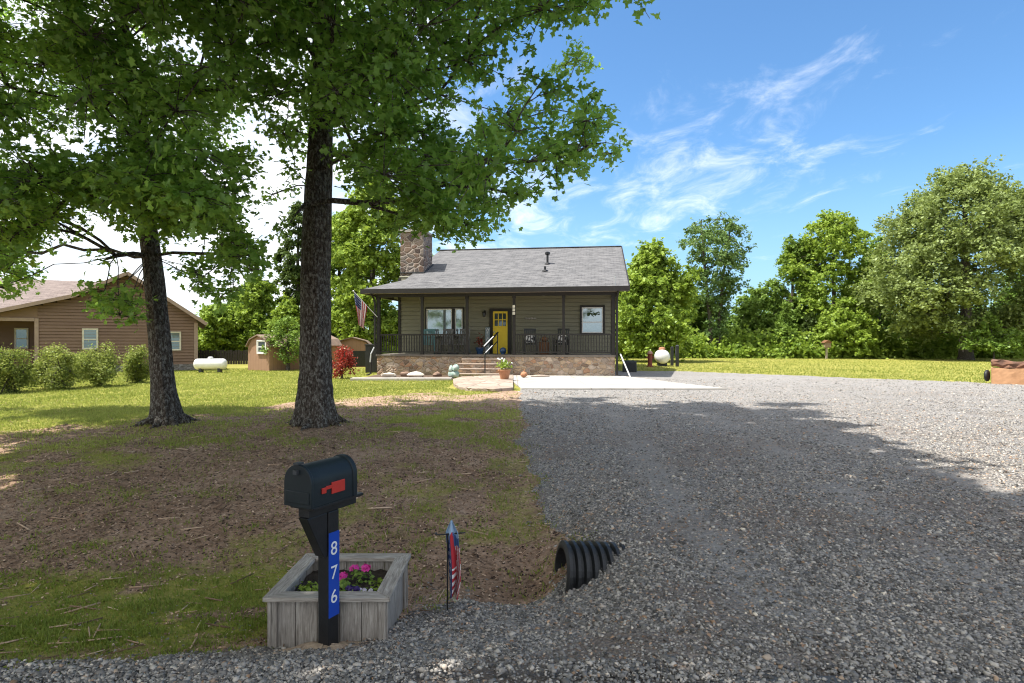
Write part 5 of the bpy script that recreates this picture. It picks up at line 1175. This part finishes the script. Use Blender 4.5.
def bedding(lab, x, y, r, h, n, fm=None, nb=0, br=.022, kind='green'):
    rt = thing('bedding_plant', lab, 'flower', (x, y, .028), 0, 'flowers in the planter box')
    a = rng.uniform(0, 6.283, n); q = r*np.sqrt(rng.random(n)); P_ = np.stack([q*np.cos(a), q*np.sin(a), .01+rng.random(n)*h*.85], 1)
    nv, nf = scatter(small_v, small_f, P_, np.stack([np.cos(a)*.6, np.sin(a)*.6, np.ones(n)], 1)+rng.normal(0, .35, (n, 3)), rng.uniform(.025, .05, n))
    np_mesh('foliage', nv, nf, m_leaf[kind], {'tint': np.repeat(rng.random(n), 4)}, parent=rt)
    if nb:
        V_, F_ = [], []; off = 0
        for k in range(nb):
            c = np.array([random.gauss(0, r*.35), random.gauss(0, r*.35), h*random.uniform(.85, 1.1)]); m_ = 26
            d_ = unit(rng.normal(size=(m_, 3))); d_[:, 2] = np.abs(d_[:, 2])*.8
            nv, nf = scatter(pet_v, small_f, c+d_*br, d_+rng.normal(0, .3, (m_, 3)), np.full(m_, br*1.25)); V_.append(nv); F_.append(nf+off); off += len(nv)
        np_mesh('blossom', np.concatenate(V_), np.concatenate(F_), fm, parent=rt)
bedding('bedding plant with the higher bright magenta bloom, towards the planter back', -1.075, 4.30, .085, .10, 70, m_pink, 2, .030)
bedding('bedding plant with a magenta bloom just right of the mailbox post', -1.20, 4.17, .085, .085, 70, m_pink, 2, .026)
bedding('low plant with dark purple blooms near the planter front', -1.08, 4.06, .07, .06, 55, m_purple, 3, .022)
bedding('low plant with small white blooms at the planter front right', -.99, 4.04, .06, .05, 40, m_wpet, 3, .014)
bedding('leafy green plant without blooms, left of the mailbox post', -1.38, 4.09, .085, .07, 70, None, 0, 0, 'fresh')
bedding('leafy green plant without blooms at the planter right side', -.92, 4.13, .06, .07, 50, None, 0, 0, 'fresh')
# pale sand heap at the post foot
b = MB(); b.rock((0, 0, 0), (.20, .11, .045), 4, n=16, rough=.25); b.rock((-.13, -.02, 0), (.13, .09, .035), 6, n=14, rough=.25); b.rock((.16, .03, 0), (.11, .08, .03), 7, n=14, rough=.25)
tag(b.build('sand_heap', M('pale_sand', (.36, .28, .20), (.28, .21, .15), 14, .95, .8, 60), None, True, loc=(-1.17, 3.72, H(-1.17, 3.72)+.012)), 'pale sandy soil heaped round the mailbox post foot', 'soil', kind='stuff')

# ------------------------------------------------------------------ small garden flag
gx_, gy_ = -.475, 4.42; gz_ = H(gx_, gy_)
gf = thing('garden_flag', 'small faded red, white and blue garden flag on a black wire stand', 'garden flag', (gx_, gy_, gz_))
b = MB(); b.tube([(0, 0, -.12), (0, 0, .60)], .006, 6); b.tube([(-.075, -.02, .60), (.13, .03, .60)], .006, 6); b.tube([(-.075, -.02, .60), (-.085, -.022, .615)], .01, 6); b.build('stand', m_black, gf)
FB = [M('banner_skyblue', (.34, .46, .60), (.26, .38, .52), 6, .8), FM[2], FM[1], FM[0], M('banner_pink', (.55, .25, .27), (.48, .2, .22), 6, .8), M('banner_midblue', (.06, .12, .28), (.05, .1, .24), 6, .8)]
b = MB(); NU, NV = 26, 40
for j in range(NV+1):
    for i in range(NU+1):
        u = i/NU; vv = j/NV
        wdt = .095*(.10+.90*min(1, vv/.16))*(1-.30*max(0, (vv-.75)/.25)*(1))
        x = .028+(u-.5)*wdt+.030*math.sin(vv*3.0)*vv+.012*vv; y = .06*math.sin(u*9.5+vv*1.8)*(.25+.75*vv)
        b.v.append((x, y, .70-.545*vv-.03*abs(u-.45)*vv))
for j in range(NV):
    for i in range(NU):
        u = (i+.5)/NU; vv = (j+.5)/NV
        if vv < .20+.05*math.sin(u*9): mi = 0
        elif u < .36: mi = 2 if (i % 4 == 1 and j % 4 in (1, 2)) else (1 if vv > .3 else 5)
        elif u < .36+.26*(1-abs(vv-.5)*.8): mi = 3 if vv < .62 else (2 if j % 4 < 2 else 3)
        elif vv > .36: mi = (2, 4, 3)[((i*2+j) // 3) % 3]
        else: mi = 5
        q = j*(NU+1)+i; b.f.append((q, q+1, q+NU+2, q+NU+1)); b.m.append(mi)
fo = b.build('cloth', FB, gf, smooth=True); sm = fo.modifiers.new('thick', 'SOLIDIFY'); sm.thickness = .002

# ------------------------------------------------------------------ culvert pipe under the drive
cv_ = thing('culvert_pipe', 'black corrugated culvert pipe half buried in the gravel drive', 'culvert', (.40, 4.92, -.14)); cv_.rotation_euler = (0, R(5), R(9)); cv_.scale = (1, 1.16, 1.16)
b = MB(); prof = []; ro, ri = .185, .215; n = 26
for k in range(n):
    x = k*.068; prof += [(ro, x), (ri, x+.012), (ri, x+.038), (ro, x+.050)]
vs, fs = [], []; N_ = 32
pr = [(.165, prof[-1][1]), (.165, .02), (.165, 0)]; prof = pr+prof
for r_, h_ in prof:
    for k in range(N_): a = 2*math.pi*k/N_; vs.append((h_, r_*math.cos(a), r_*math.sin(a)))
for i in range(len(prof)-1):
    for k in range(N_): k2 = (k+1) % N_; fs.append((i*N_+k, i*N_+k2, (i+1)*N_+k2, (i+1)*N_+k))
b.add(vs, fs); b.build('corrugated_wall', m_blackplastic, cv_)
b = MB(); b.tube([(1.75, 0, 0), (1.765, 0, 0)], .164, 24); b.build('end_plug', m_black, cv_)
#@@PART5
